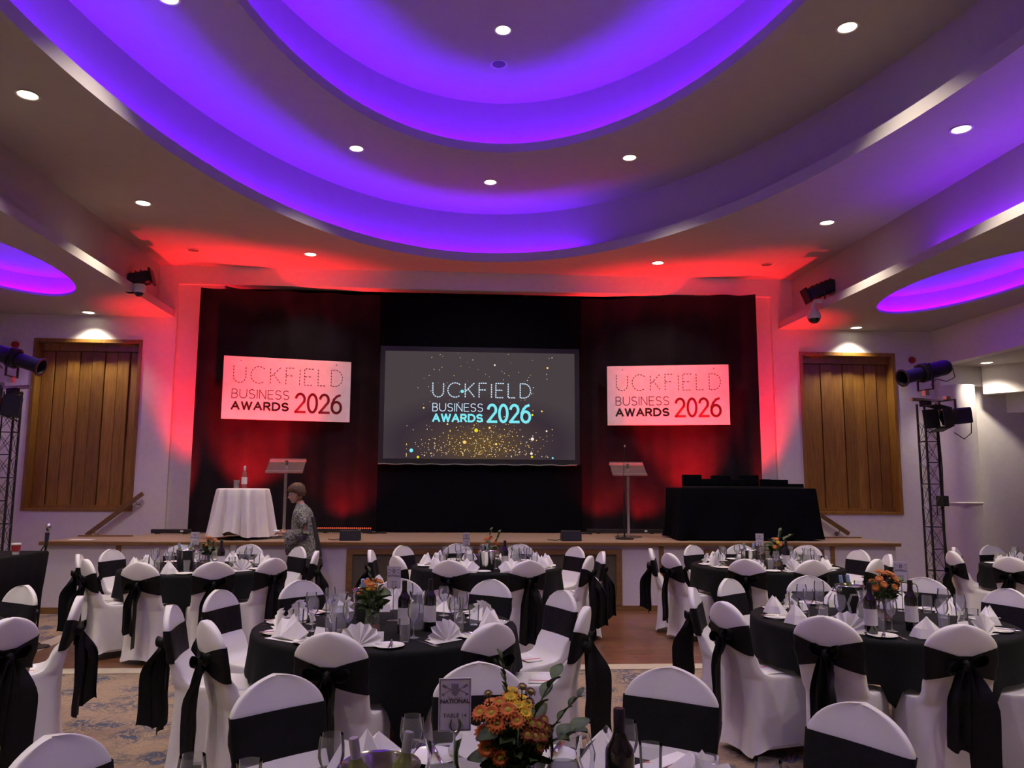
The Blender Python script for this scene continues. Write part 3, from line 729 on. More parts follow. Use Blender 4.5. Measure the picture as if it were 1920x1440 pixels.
MB().tube([(0,0,.08),(-.03,-.05,.3),(-.07,-.02,.16),(-.10,.02,.01)], .005, 5).obj('cable', M['black'], r)

for x, lb in ((-1.26, 'small black wedge monitor on the stage near the woman'), (1.67, 'small black wedge monitor on the stage below the screen corner')):
    r = thing('stage_monitor', lb, 'speaker', (x, 10.42, ZS))
    b = MB(); pr = [(-.10,0),(.10,0),(.10,.05),(.02,.135),(-.085,.125)]
    b.add([(sx*.13, y, z) for sx in (-1,1) for y, z in pr], [(0,1,2,3,4),(9,8,7,6,5)]+[(i,(i+1)%5,5+(i+1)%5,5+i) for i in range(5)]); b.obj('cabinet', M['blackp'], r)
    b = MB(); b.add([(sx*.12, y-.003, z) for sx in (-1,1) for y, z in ((-.100,.012),(-.087,.115))], [(0,1,3,2)]); b.obj('grille', M['dsteel'], r)
    MB().tube([(-.13,.0,.02),(-.2,-.02,.006),(-.3,.1,.006)], .006, 5).obj('cable', M['black'], r)
# loose leads near the screen foot
for pts, lb in (([(1.95,11.9),(2.05,11.8),(2.12,11.86),(2.2,11.75)], 'black cable coil lying at the foot of the screen skirt'), ([(-1.2,11.85),(-1.1,11.75),(-1.02,11.86),(-.9,11.8)], 'black cable lying on stage beside the lit batten')):
    tag(MB().tube([(x, y, ZS+.012) for x, y in pts], .012, 6).obj('cable', M['black']), lb, 'cable')
# flat white patch imitating a reflection on the stage floor
tag(MB().box(-4.83, -4.55, 10.33, 10.5, ZS, ZS+.004).obj('reflection_patch', M['paper']), 'white patch imitating a reflection on the stage end near handrail', 'paper')

# trophy table
r = thing('trophy_table', 'long folding table hidden under a black floor length cloth', 'table', (4.17, 10.87, ZS))
MB().box(-.92, .92, -.36, .36, .68, .705).obj('tabletop', M['oak_edge'], r)
for sx in (-1, 1):
    for sy in (-1, 1): MB().cyl((sx*.8, sy*.28, 0), (sx*.8, sy*.28, .68), .016, 8).obj('leg', M['black'], r)
rows = []; n = 160
def rr_pt(u, ex, am, seed):
    # rounded rectangle perimeter
    hx, hy, c = .95+ex, .385+ex, .06
    per = [(hx,-hy),(hx,hy),(-hx,hy),(-hx,-hy)]
    P = 2*(2*hx+2*hy); s = u*P
    if s < 2*hy: x, y, nx, ny = hx, -hy+s, 1, 0
    elif s < 2*hy+2*hx: x, y, nx, ny = hx-(s-2*hy), hy, 0, 1
    elif s < 4*hy+2*hx: x, y, nx, ny = -hx, hy-(s-2*hy-2*hx), -1, 0
    else: x, y, nx, ny = -hx+(s-4*hy-2*hx), -hy, 0, -1
    q = am*(sin(s*9+seed)+.6*sin(s*17+1.3)+.5*sin(s*4))
    return x+nx*q, y+ny*q
rings = []
for z, ex, am in ((.716,-.9,0),(.716,-.03,0),(.712,-.005,0),(.70,.0,.0),(.55,.008,.006),(.35,.02,.012),(.15,.035,.018),(.02,.05,.022)):
    ring = []
    for i in range(n):
        x, y = rr_pt(i/n, max(ex, -.36), am, .5) if ex > -.5 else (rr_pt(i/n, -.36, 0, 0)[0]*.02, 0)
        ring.append((x, y, z))
    rings.append(ring)
b = MB(); b.loft(rings, False, False); o = b.obj('tablecloth', M['drape2'], None, (4.17, 10.87, ZS), smooth=70); tag(o, 'black floor length cloth covering the trophy table on stage', 'tablecloth')
for k, (x0, x1, h, x2, h2) in enumerate(((3.37,3.66,.185,3.84,.125),(3.79,4.08,.175,4.24,.12),(4.20,4.50,.185,4.63,.125))):
    for (a, b_, hh, y, lb, tl) in ((x0, x1, h, 10.95, 'tall dark boxed trophy standing at the rear of trophy table', 0), (x1-.06, x2-.03, h2, 10.78, 'low dark boxed trophy standing in front on trophy table', 1)):
        t = thing('trophy_box', lb, 'trophy', ((a+b_)/2, y, ZS+.717), 0, 'dark boxed trophies on the stage table')
        L = (b_-a)/2; MB().bev(-L, L, -.03, .03, 0, .02, .004).obj('plinth', M['blackp'], t); MB().bev(-L*.96, L*.96, -.022, .022, .02, hh, .006).obj('case', M['drape2'], t)
        MB().bev(-L*.7, L*.7, -.026, -.022, .05, hh-.03, .001).obj('plaque', M['drape2'], t)
for x0, x1, h, y, lb in ((4.62,4.90,.12,10.9,'wide dark trophy case beside the row of boxed trophies'), (4.88,5.10,.062,10.84,'flat dark case at the end of the trophy row')):
    t = thing('trophy_box', lb, 'trophy', ((x0+x1)/2, y, ZS+.717), 0, 'dark boxed trophies on the stage table'); L = (x1-x0)/2
    MB().bev(-L, L, -.05, .05, 0, .02, .004).obj('plinth', M['blackp'], t); MB().bev(-L*.96, L*.96, -.045, .045, .02, h, .006).obj('case', M['drape2'], t)

# ================================================================ lighting trusses
def truss(label, x, y, h, rz):
    r = thing('lighting_truss', label, 'truss', (x, y, 0), rz); s = .125
    C = [(s*cos(a), s*sin(a)) for a in (radians(90), radians(210), radians(330))]
    ch = MB().cyl((0,0,0), (0,0,h), .014, 8).mesh('chord', M['black'])
    for cx, cy in C: mobj('chord', ch, r, (cx, cy, .02))
    MB().bev(-.3, .3, -.3, .3, 0, .02, .004).obj('base_plate', M['black'], r)
    side = hypot(C[0][0]-C[1][0], C[0][1]-C[1][1])
    rung = MB().cyl((0,0,0), (side,0,0), .007, 6).mesh('rung', M['black'])
    step = .27; diag = MB(); diag.cyl((0,0,0), (side,0,step), .0035, 5); dme = diag.mesh('brace', M['dsteel'])
    diag2 = MB(); diag2.cyl((0,0,step), (side,0,0), .0035, 5); dme2 = diag2.mesh('brace', M['dsteel'])
    for k in range(3):
        p, q = C[k], C[(k+1) % 3]; a = atan2(q[1]-p[1], q[0]-p[0])
        for i in range(int((h-.05)/step)):
            z = .05+i*step
            if (i+k) % 2 == 0: mobj('rung', rung, r, (p[0], p[1], z), a)
            mobj('brace', dme, r, (p[0], p[1], z), a); mobj('brace', dme2, r, (p[0], p[1], z), a)
    # coupling bracket half way and top bar
    b = MB(); b.box(-.05, .05, -.2, -.1, h*.52, h*.52+.13); b.tube([(-.05,-.15,h*.56),(-.13,-.17,h*.54),(-.12,-.16,h*.48),(-.04,-.14,h*.48)], .007, 5); b.obj('cable_box', M['blackp'], r)
    b = MB(); b.cyl((-.26,0,h+.06), (.26,0,h+.06), .024, 12); b.obj('top_bar', M['steel'], r)
    b = MB(); b.box(-.05, .05, -.05, .05, h-.02, h+.05); b.obj('spigot', M['black'], r)
    MB().tube([(.02,-.13,h), (.03,-.15,h*.7), (.0,-.15,h*.4), (.03,-.16,h*.1), (.05,-.2,.05)], .009, 5).obj('cable', M['black'], r)
    return r

def profile_spot(label, loc, rz, pitch):
    """long ellipsoidal theatre spot; points along local -X"""
    r = thing('profile_spotlight', label, 'stage light', loc, rz)
    R = Matrix.Rotation(pitch, 4, 'Y') @ Matrix.Rotation(radians(90), 4, 'Y')
    MB().lathe([(.001,.40),(.05,.398),(.085,.37),(.10,.33),(.10,.06),(.09,.0)], 22, R).obj('lamp_housing', M['black'], r)
    b = MB(); b.lathe([(.125,.02),(.125,-.05),(.10,-.06),(.10,.03)], 22, R); b.bev(-.11, .11, -.13, .13, -.03, .01, .01, R); b.obj('shutter_gate', M['black'], r)
    MB().lathe([(.085,-.05),(.085,-.30),(.095,-.31),(.095,-.35),(.088,-.35),(.075,-.30)], 22, R).obj('lens_tube', M['black'], r)
    MB().lathe([(.115,-.345),(.115,-.36),(.092,-.36),(.092,-.345),(.115,-.345)], 22, R).obj('filter_frame', M['dsteel'], r)
    b = MB(); b.box(-.012, .012, -.13, -.118, -.22, .02); b.box(-.012, .012, .118, .13, -.22, .02); b.box(-.012, .012, -.13, .13, -.235, -.22); b.obj('yoke', M['dsteel'], r)
    b = MB(); b.box(-.03, .03, -.03, .03, -.30, -.235); b.obj('hook_clamp', M['steel'], r)
    p = R @ Vector((0,0,.40)); MB().tube([p, p+Vector((.06,0,-.03)), p+Vector((.08,0,-.14)), p+Vector((-.05,0,-.2)), p+Vector((-.2,.02,-.17)), p+Vector((-.28,.02,-.26))], .006, 5).obj('lead', M['black'], r)
    return r

def fresnel(label, loc, rz, pitch):
    r = thing('fresnel_lantern', label, 'stage light', loc, rz)
    R = Matrix.Rotation(pitch, 4, 'Y') @ Matrix.Rotation(radians(90), 4, 'Y')
    MB().bev(-.10, .10, -.11, .11, -.02, .27, .015, R).obj('housing', M['blackp'], r)
    MB().lathe([(.085,-.02),(.085,-.05),(.001,-.05)], 20, R).obj('lens', M['lens'], r)
    for a in range(4):
        Ra = R @ Matrix.Rotation(a*pi/2, 4, 'Z') @ Matrix.Translation((.11, 0, -.03)) @ Matrix.Rotation(radians(-18), 4, 'Y')
        MB().box(-.004, .004, -.12, .12, -.19, 0, Ra).obj('barn_door', M['blackp'], r)
    b = MB(); b.box(-.012, .012, -.135, -.122, 0, .20); b.box(-.012, .012, .122, .135, 0, .20); b.box(-.012, .012, -.135, .135, .20, .215); b.obj('yoke', M['dsteel'], r)
    MB().box(-.03, .03, -.03, .03, .215, .26).obj('hook_clamp', M['steel'], r)
    p = R @ Vector((0,0,.27)); MB().tube([p, p+Vector((.07,0,-.05)), p+Vector((.06,0,-.22)), p+Vector((-.05,0,-.30)), p+Vector((-.17,.02,-.22))], .006, 5).obj('lead', M['black'], r)
    return r
TX, TY = 6.14, 9.5
truss('black triangular lighting truss standing beside the white column', TX, TY, 2.68, radians(20))
profile_spot('black profile spotlight on top of the column side truss', (TX+.0, TY-.02, 3.10), radians(10), radians(-14))
fresnel('black barn door lantern hung on the column side truss', (TX+.1, TY-.28, 2.50), radians(8), radians(-6))
TX2 = -5.20
truss('black triangular lighting truss standing behind the black desk', TX2, TY, 2.68, radians(-20))
profile_spot('black profile spotlight on top of the desk side truss', (TX2-.02, TY-.02, 3.10), radians(180), radians(-18))
fresnel('black barn door lantern hung on the desk side truss', (TX2+.05, TY-.34, 2.50), radians(205), radians(-4))

# --- fittings on the bulkheads and walls
def small_par(label, loc, rz, tilt):
    r = thing('flood_lantern', label, 'stage light', loc, rz)
    R = Matrix.Rotation(tilt, 4, 'Y')
    MB().bev(-.24, .20, -.09, .09, -.09, .09, .02, R).obj('housing', M['blackp'], r)
    b = MB()
    for i in range(5): b.box(-.15+i*.07, -.135+i*.07, -.095, .095, .085, .105, R)
    tag(b.obj('cooling_fins', M['black'], r), kind='stuff')
    MB().box(-.27, -.24, -.11, .11, -.11, .11, R).obj('filter_frame', M['black'], r)
    b = MB(); b.box(-.01, .01, .095, .105, -.16, .0); b.box(-.01, .01, -.105, -.095, -.16, 0); b.box(-.01, .01, -.105, .105, -.17, -.16); b.obj('yoke', M['dsteel'], r)
    MB().tube([(.18,0,.02),(.28,.02,.06),(.36,.03,.0),(.40,.06,-.10)], .012, 5).obj('lead', M['black'], r)
    MB().tube([(.16,.03,.06),(.22,.05,.13),(.30,.05,.08),(.36,.08,-.09)], .010, 5).obj('safety_chain', M['black'], r)
small_par('black flood lantern on the bulkhead beside the desk side dome camera', (-4.50, 11.0, 4.48), radians(187), radians(15))
small_par('black flood lantern on the bulkhead beside the hanging dome camera', (5.50, 10.8, 4.52), radians(-6), radians(-22))
r = thing('dome_camera', 'white dome camera on a short arm at the desk side bulkhead', 'camera', (-4.29, 10.55, ZF))
b = MB(); b.box(-.10, 0, -.05, .05, .0, .11); b.obj('mount', M['white_pl'], r)
MB().lathe([(.001,.115),(.075,.115),(.085,.10),(.085,.05),(.075,.02),(.06,.0)], 24, Matrix.Translation((.06,0,0))).obj('shell', M['white_pl'], r)
MB().lathe([(.058,.01),(.055,-.02),(.035,-.045),(.001,-.055)], 20, Matrix.Translation((.06,0,0))).obj('dome', M['lens'], r)
r = thing('dome_camera', 'white dome camera hanging from a swan neck at trophy side bulkhead', 'camera', (5.39, 10.62, ZF))
MB().tube([(.06,0,.10),(-.02,0,.12),(-.09,0,.11),(-.12,0,.05),(-.12,0,-.03)], .032, 12).obj('neck', M['white_pl'], r)
MB().lathe([(.03,0),(.06,-.03),(.085,-.07),(.095,-.13),(.09,-.155)], 24, Matrix.Translation((-.12,0,0))).obj('shell', M['white_pl'], r)
MB().lathe([(.088,-.15),(.07,-.19),(.04,-.215),(.001,-.222)], 20, Matrix.Translation((-.12,0,0))).obj('dome', M['lens'], r)
for x, lb in ((-6.64, 'red round alarm sounder on wall by the desk side shutters'), (7.63, 'red round alarm sounder on wall by the trophy side shutters')):
    r = thing('alarm_sounder', lb, 'alarm', (x, YW, 3.71)); Rm = Matrix.Rotation(radians(90), 4, 'X')
    MB().lathe([(.05,0),(.05,.03),(.042,.05),(.001,.055)], 20, Rm).obj('sounder', M['alarm'], r); MB().lathe([(.055,0),(.055,.012),(.05,.012)], 20, Rm).obj('base', M['alarm'], r)
r = thing('pendant_speaker', 'small black and white fitting on the bulkhead edge above the carpet', 'speaker', (5.62, 5.92, 4.62))
MB().bev(-.05, .05, -.06, .06, -.10, .08, .01).obj('body', M['blackp'], r); MB().box(-.06, .06, -.02, .02, .08, .12).obj('bracket', M['white_pl'], r)

# sound desk, cup, microphone stand on the carpet
r = thing('sound_desk', 'black cloth covered desk with a red cup on it', 'desk', (-4.28, 7.5, 0))
b = MB(); rows = []
for z, ex in ((.0,-.07),(.3,-.04),(.7,-.012),(.93,.0),(.95,-.01)):
    ring = []
    for i in range(64):
        u = i/64*4; k = int(u); t = u-k; hx, hy = .40+ex, .45+ex
        c = [(hx,-hy),(hx,hy),(-hx,hy),(-hx,-hy)]; p, q = c[k], c[(k+1) % 4]; wv = .012*sin(i*1.9)*(1-z)
        ring.append((p[0]+(q[0]-p[0])*t+wv, p[1]+(q[1]-p[1])*t+wv, z+.004))
    rows.append(ring)
b.loft(rows, True, True); b.obj('cover', M['cloth'], r, smooth=50)
r = thing('paper_cup', 'red and white paper cup standing on the black desk', 'cup', (-3.96, 7.5, .956))
MB().lathe([(.001,.0),(.027,0),(.034,.055)], 18).obj('cup_base', M['paper'], r); MB().lathe([(.034,.03),(.040,.088)], 18).obj('sleeve', M['cup'], r); MB().lathe([(.042,.088),(.042,.098),(.038,.104),(.001,.104)], 18).obj('lid', M['white_pl'], r)
r = thing('microphone_stand', 'straight microphone stand with a handheld microphone by the desk', 'microphone stand', (-4.02, 8.1, 0))
MB().lathe([(.001,0),(.13,0),(.13,.016),(.03,.03),(.001,.03)], 24).obj('base', M['black'], r)
MB().cyl((0,0,.02), (.03,0,1.0), .011, 8).obj('tube', M['black'], r)
MB().cyl((.03,0,.98), (.035,0,1.12), .016, 10, .022).obj('microphone_body', M['dsteel'], r); MB().ball((.04,0,1.17), .028, .028, .04, 12, 8).obj('microphone_grille', M['steel'], r)
MB().tube([(.03,-.02,1.0),(-.06,-.03,.85),(-.10,-.02,.5),(-.09,0,.1),(.0,.1,.02)], .006, 5).obj('cable', M['black'], r)

# ================================================================ person
def person():
    r = tag(empty('person', (-1.72, 9.72, 0)), 'person with short brown hair in grey flecked tunic holding a phone', 'person')
    # local frame: facing -X.  skeleton for the body grown with a skin modifier
    V = []; E = []; R = []
    def node(p, rad, parent=None):
        V.append(p); R.append(rad)
        if parent is not None: E.append((parent, len(V)-1))
        return len(V)-1
    pel = node((0,0,.86), (.13,.16)); sp1 = node((-.01,0,1.02), (.12,.145), pel); sp2 = node((-.03,0,1.16), (.09,.12), sp1); sp3 = node((-.045,0,1.26), (.07,.10), sp2)
    nk = node((-.075,0,1.37), (.05,.05), sp3); node((-.095,0,1.43), (.05,.05), nk)
    for s in (-1, 1):
        hp = node((0,s*.09,.80), (.088,.088), pel); kn = node((-.02,s*.10,.46), (.058,.058), hp); an = node((.02,s*.10,.09), (.036,.036), kn); node((-.10,s*.105,.04), (.03,.036), an)
        sh = node((-.04,s*.15,1.275), (.040,.040), sp3)
        el = node((.02,s*.205,1.06), (.033,.033), sh)
        wr = node((-.20,s*.13,1.03), (.027,.027), el)
        pm = node((-.27,s*.115,1.035), (.020,.034), wr)
    me = bpy.data.meshes.new('skeleton'); me.from_pydata(V, E, []); o = bpy.data.objects.new('tmp_body', me); link(o)
    sk = o.modifiers.new('skin', 'SKIN'); ss = o.modifiers.new('sub', 'SUBSURF'); ss.levels = 2; ss.render_levels = 2
    for i, v in enumerate(me.skin_vertices[0].data): v.radius = R[i]; v.use_root = (i == 0)
    dg = bpy.context.evaluated_depsgraph_get(); dg.update(); ev = o.evaluated_get(dg); m2 = ev.to_mesh()
    b = MB(); b.add([v.co.copy() for v in m2.vertices], [tuple(p.vertices) for p in m2.polygons]); ev.to_mesh_clear(); bpy.data.objects.remove(o, do_unlink=True)
    # head: sections from chin to crown, face towards -X
    Hc = Vector((-.105, 0, 1.41)); tilt = Matrix.Translation(Hc) @ Matrix.Rotation(radians(-14), 4, 'Y')
    secs = [(-.012,.020,.030,-.045),(.0,.048,.048,-.030),(.025,.070,.060,-.018),(.06,.082,.068,-.008),(.09,.088,.073,0),(.12,.090,.076,.004),(.15,.086,.073,.006),(.18,.070,.060,.008),(.20,.042,.038,.008),(.208,.008,.008,.008)]
    rings = []; NS = 34
    def sec(z):
        for k in range(len(secs)-1):
            if secs[k][0] <= z <= secs[k+1][0]:
                t = (z-secs[k][0])/(secs[k+1][0]-secs[k][0]); return [p+(q-p)*t for p, q in zip(secs[k], secs[k+1])]
        return list(secs[-1])
    for q in range(NS+1):
        z = secs[0][0]+(secs[-1][0]-secs[0][0])*(.5-.5*cos(pi*q/NS)); _, rx, ry, ox = sec(z); ring = []
        for i in range(44):
            a = 2*pi*i/44; x, y = rx*cos(a), ry*sin(a)
            if cos(a) < 0:
                bump = lambda zc, hz, yc, hy: max(0, 1-abs(z-zc)/hz)*max(0, 1-abs(abs(y)-yc)/hy)
                wn = max(0, 1-abs(y)/.017); x -= wn*(.030*max(0, 1-abs(z-.066)/.020)+.014*max(0, 1-abs(z-.088)/.026))
                x += .010*bump(.102, .013, .031, .017); x -= .006*bump(.119, .010, .028, .026)
                x -= .008*bump(.040, .008, 0, .024)+.007*bump(.028, .008, 0, .022); x += .004*bump(.034, .004, 0, .026)
                x -= .008*bump(.006, .016, 0, .026)
            ring.append(tilt @ Vector((x+ox, y, z)))
        rings.append(ring)
    b.loft(rings)
    for s in (-1, 1):   # ears
        b.ball(tuple(tilt @ Vector((.012, s*.078, .085))), .022, .010, .032, 8, 6)
    # hands: five fingers each, curled round a phone
    for s in (-1, 1):
        base = Vector((-.285, s*.115, 1.035))
        for k, (dy, L) in enumerate(((-.026,.062),(-.009,.072),(.009,.068),(.025,.054))):
            p0 = base+Vector((.0, dy, .0)); p1 = p0+Vector((-L*.45, 0, .004)); p2 = p1+Vector((-L*.3, 0, -.014)); p3 = p2+Vector((-L*.15, 0, -.016))
            b.tube([p0+Vector((.025,0,0)), p0, p1, p2, p3], .008, 6, [.009,.009,.0085,.008,.006])
        t0 = base+Vector((.03, -s*.025, .01)); b.tube([t0, t0+Vector((-.02,-s*.02,.012)), t0+Vector((-.05,-s*.022,.012))], .009, 6, [.011,.010,.007])
    b.obj('body', M['skin'], r, smooth=70)
    for s in (-1, 1):
        MB().ball(tuple(tilt @ Vector((-.076, s*.031, .101))), .008, .011, .006, 10, 6).obj('eye', M['lens'], r, smooth=80)
    MB().ball(tuple(tilt @ Vector((-.084, 0, .034))), .010, .022, .008, 12, 6).obj('lips', M['lips'], r, smooth=80)
    # hair: short layered cap
    rings = []; rnd = random.Random(5)
    for z, rx, ry, ox, cut in ((.050,.070,.074,.040,.2),(.075,.086,.086,.030,.3),(.10,.098,.090,.020,.45),(.13,.106,.094,.010,.8),(.16,.104,.092,.006,1),(.19,.090,.082,.008,1),(.214,.062,.060,.010,1),(.228,.02,.02,.012,1)):
        ring = []
        for i in range(32):
            a = 2*pi*i/32; k = 1+rnd.uniform(-.035, .05); x = rx*cos(a)*k; y = ry*sin(a)*k
            if cos(a) < 0 and cut < 1: x = max(x, -rx*cut*.72+.0) if cut < .5 else x*.93
            ring.append(tilt @ Vector((x+ox, y, z+rnd.uniform(-.004, .004))))
        rings.append(ring)
    b = MB(); b.loft(rings); b.obj('hair', M['hair'], r, smooth=80)
    b = MB()
    for s in (-1, 1):
        c = [tilt @ Vector((-.088+.004*abs(cos(2*pi*i/14)), s*.033+.022*cos(2*pi*i/14), .102+.016*sin(2*pi*i/14))) for i in range(15)]; b.tube(c, .0018, 5)
        b.tube([tilt @ Vector((-.084, s*.055, .106)), tilt @ Vector((-.03, s*.078, .108)), tilt @ Vector((.012, s*.082, .10))], .0018, 5)
    b.obj('glasses', M['steel'], r)
    # tunic: shoulders to hip, loose hem
    rings = []
    for z, rx, ry, ox in ((1.375,.058,.062,-.072),(1.345,.075,.10,-.06),(1.315,.095,.165,-.05),(1.27,.115,.195,-.045),(1.18,.135,.195,-.035),(1.05,.15,.195,-.02),(.92,.17,.215,-.005),(.80,.185,.235,.0),(.70,.20,.25,.005),(.66,.205,.255,.008)):
        rings.append([(ox+rx*cos(2*pi*i/32)*(1+.02*sin(5*2*pi*i/32+z*9)), ry*sin(2*pi*i/32), z+(.02*sin(3*2*pi*i/32) if z < .72 else 0)) for i in range(32)])
    b = MB(); b.loft(rings, False, False); b.obj('tunic', M['tunic'], r, smooth=80)
    rings = [[(p[0]*1.0+(.004 if p[0] > 0 else -.004), p[1]*1.02, p[2]) for p in rg] for rg in rings[6:]]
    rings = []
    for z, rx, ry, ox in ((.76,.182,.232,.0),(.70,.198,.248,.005),(.645,.205,.256,.008),(.62,.206,.258,.008)):
        rings.append([(ox+(rx+.004)*cos(2*pi*i/32), (ry+.004)*sin(2*pi*i/32), z+.012*sin(4*2*pi*i/32)) for i in range(32)])
    b = MB(); b.loft(rings, False, False); b.obj('hem_band', M['tunicdark'], r, smooth=80)
    rows = []
    for z, rx, ry, ox in ((1.22,.127,.196,-.04),(1.18,.135,.195,-.035),(1.05,.15,.195,-.02),(.92,.17,.215,-.005),(.80,.185,.235,.0),(.74,.194,.244,.003)):
        rows.append([(ox+(rx*1.025+.003)*cos(a), (ry+.003)*sin(a), z) for a in [radians(-32+64*i/8) for i in range(9)]])
    b = MB(); b.grid(rows); b.obj('back_panel', M['tunicdark'], r, smooth=80)
    # bell sleeves
    for s in (-1, 1):
        path = [Vector((-.045,s*.115,1.295)), Vector((-.035,s*.178,1.255)), Vector((.0,s*.215,1.14)), Vector((.02,s*.218,1.065)), Vector((-.05,s*.195,1.035)), Vector((-.13,s*.165,1.025)), Vector((-.195,s*.135,1.022))]
        rad = [(.05,.05),(.07,.068),(.07,.072),(.075,.068),(.06,.085),(.055,.12),(.05,.15)]
        rings = []
        for k, (p, (w1, w2)) in enumerate(zip(path, rad)):
            d = (path[min(k+1, 6)]-path[max(k-1, 0)]).normalized(); a = Vector((0,1,0)) if abs(d.y) < .7 else Vector((1,0,0))
            a = (a-d*a.dot(d)).normalized(); u = d.cross(a)
            if u.z < 0 and abs(u.z) > .3: u = -u
            drop = (0,0,0,.01,.035,.075,.11)[k]
            rings.append([p+a*w1*cos(2*pi*i/20)+u*w2*sin(2*pi*i/20)-Vector((0,0,drop)) for i in range(20)])
        b = MB(); b.loft(rings, True, False); b.obj('sleeve', M['tunic'], r, smooth=80)
        rings = []
        for z, q, ox, oy in ((.80,.115,.0,.09),(.62,.105,-.01,.098),(.46,.088,-.018,.10),(.25,.078,.0,.10),(.07,.078,.012,.10)):
            rings.append([(ox+q*cos(2*pi*i/18), s*oy+q*.9*sin(2*pi*i/18), z) for i in range(18)])
        b = MB(); b.loft(rings, True, True); b.obj('trouser_leg', M['trouser'], r, smooth=80)
        b = MB(); b.ball((-.05, s*.102, .035), .13, .048, .036, 14, 8); b.obj('shoe', M['shoe'], r, smooth=80)
    t = thing('smartphone', 'small pale phone held in the hand of the person', 'phone', (-2.06, 9.72, 1.045), 0)
    MB().bev(-.036, .036, -.075, .075, 0, .008, .002).obj('case', M['paper'], t); MB().box(-.032, .032, -.068, .068, .008, .0088).obj('display', M['tx_white'], t)
person()

# ================================================================ chairs
def se(t, n=5.0):
    c, s = cos(t), sin(t)
    return math.copysign(abs(c)**(2/n), c), math.copysign(abs(s)**(2/n), s)
LEAN = .085
def lean(z): return -LEAN*max(0, (z-.47)/.44)
def slab_pt(t, z, off=0.0):
    hw = .197+.012*max(0, min(1, (z-.5)/.25)); th = .026
    if z > .80: v_ = (z-.80)/.1112; k = .80*sqrt(max(0.0, 1-v_*v_))+.20*max(0, 1-v_); hw = .209*max(.05, k); th = .026*(.55+.45*k)
    xx, yy = se(t, 3.5)
    # the back is gently dished
    return ((hw*.885+off)*xx, -.205+lean(z)+(th+off)*yy - .018*(1-xx*xx), z)
def chair_cover():
    N = 48; T = [2*pi*(i+.5)/N for i in range(N)]; rings = []
    for z, hb, hf, yb, yf, pin in ((-1,.222,.222,-.275,.245,.10),(.07,.218,.218,-.268,.242,.11),(.16,.212,.215,-.255,.238,.10),(.28,.206,.212,-.242,.234,.07),(.38,.202,.212,-.234,.232,.03),(.435,.200,.212,-.231,.230,.005),(.458,.199,.207,-.231,.222,.0)):
        ring = []
        for t in T:
            xx, yy = se(t); hw = hb+(hf-hb)*(yy+1)/2
            x = .885*hw*xx*(1-pin*(1-yy*yy)); y = (yb+yf)/2+(yf-yb)/2*yy*(1-pin*.8*(1-xx*xx))
            zz = z
            if z < 0:
                e = min(1, 2.0-(abs(xx)+abs(yy))); e = max(0, e)
                zz = .006 + (.115 if abs(xx) > abs(yy) else (.06 if yy < 0 else .10))*(e**.8)
            ring.append((x, y, zz))
        rings.append(ring)
    for yf, zf, zb, hw in ((.19,.470,.468,.203),(.10,.477,.478,.2),(.02,.479,.49,.199),(-.06,.482,.51,.198),(-.115,.495,.535,.197),(-.15,.53,.565,.197),(-.170,.585,.60,.198)):
        ring = []
        for t in T:
            xx, yy = se(t, 4.5); yb = -.231+lean(zb); y = (yb+yf)/2+(yf-yb)/2*yy
            ring.append((.885*hw*xx, y, zb+(zf-zb)*(yy+1)/2))
        rings.append(ring)
    for z in [.64,.68,.72,.76,.80]+[.80+.1112*sin(radians(q)) for q in (9,18,27,36,45,54,62,69,75,80,84,87,89)]:
        rings.append([slab_pt(t, z) for t in T])
    b = MB(); b.loft(rings, False, True); return b.mesh('chair_cover', M['spandex'], smooth=75)

def sash_band():
    N = 56; T = [2*pi*(i+.5)/N for i in range(N)]; rows = []
    for k in range(7):
        u = k/6; row = []
        for t in T:
            xx, yy = se(t, 3.5); zt, zb = .795, .615
            if yy < 0.0:
                g = abs(xx)**.8; zt = .735+(.795-.735)*g; zb = .668+(.615-.668)*g
            z = zb+(zt-zb)*u; off = .006+(.004*sin(u*9+xx*3) if yy < 0 else .0)
            row.append(slab_pt(t, z, off))
        rows.append(row)
    b = MB(); b.loft(rows, False, False); return b.mesh('sash_band', M['sash'], smooth=75, recalc=True)

KY = -.205+lean(.70)-.026-.018-.014
def bow_loop(s, w_=.115, up=.03):
    """one ribbon loop beside the knot"""
    b = MB(); rows = []
    for i in range(15):
        a = 2*pi*i/14; r_ = w_*(.5-.5*cos(a)); h = .040*sin(a)*(.4+.6*(.5-.5*cos(a)))
        x = s*r_; z = .70+h+up*(r_/w_)-.01*(r_/w_)**2; d = .030+.018*(r_/w_)
        rows.append([(x, KY-.004+yy*d*.5-.008*(r_/w_), z+zz) for yy, zz in ((-1,.006),(0,-.004),(1,.006))])
    b.grid(rows); return b.mesh('bow_loop', M['sash'], smooth=80)
def sash_tail(s, x1, z1, w1, fold, yoff, phi=0.0):
    rows = []
    for i in range(15):
        u = i/14; z = .70+(z1-.70)*u; xc = s*.012+(x1-s*.012)*min(1, u*2.5)**.8; wd = .030+(w1*.8-.030)*min(1, u*3)**.7+w1*.2*u
        y = KY-.004-yoff - .012*sin(pi*min(1, u*1.2)) - .012*u
        row = []
        for j in range(9):
            v = j/8-.5
            fw_ = fold*sin(v*11+s+u*1.5)*(1-.35*u); pu = phi*min(1, u*4); cp, sp = cos(pu), sin(pu)
            row.append((xc+v*wd*cp-s*fw_*sp, y+fw_*cp-(v+.5)*wd*sp, z+(.03*v*s if i == 14 else 0)+.012*sin(v*7)*u))
        rows.append(row)
    b = MB(); b.grid(rows); return b.mesh('sash_tail', M['sash'], smooth=80)
COVER, BAND = chair_cover(), sash_band()
KNOT = MB().ball((0, KY-.002, .70), .027, .022, .036, 12, 8).mesh('sash_knot', M['sash'], smooth=80)
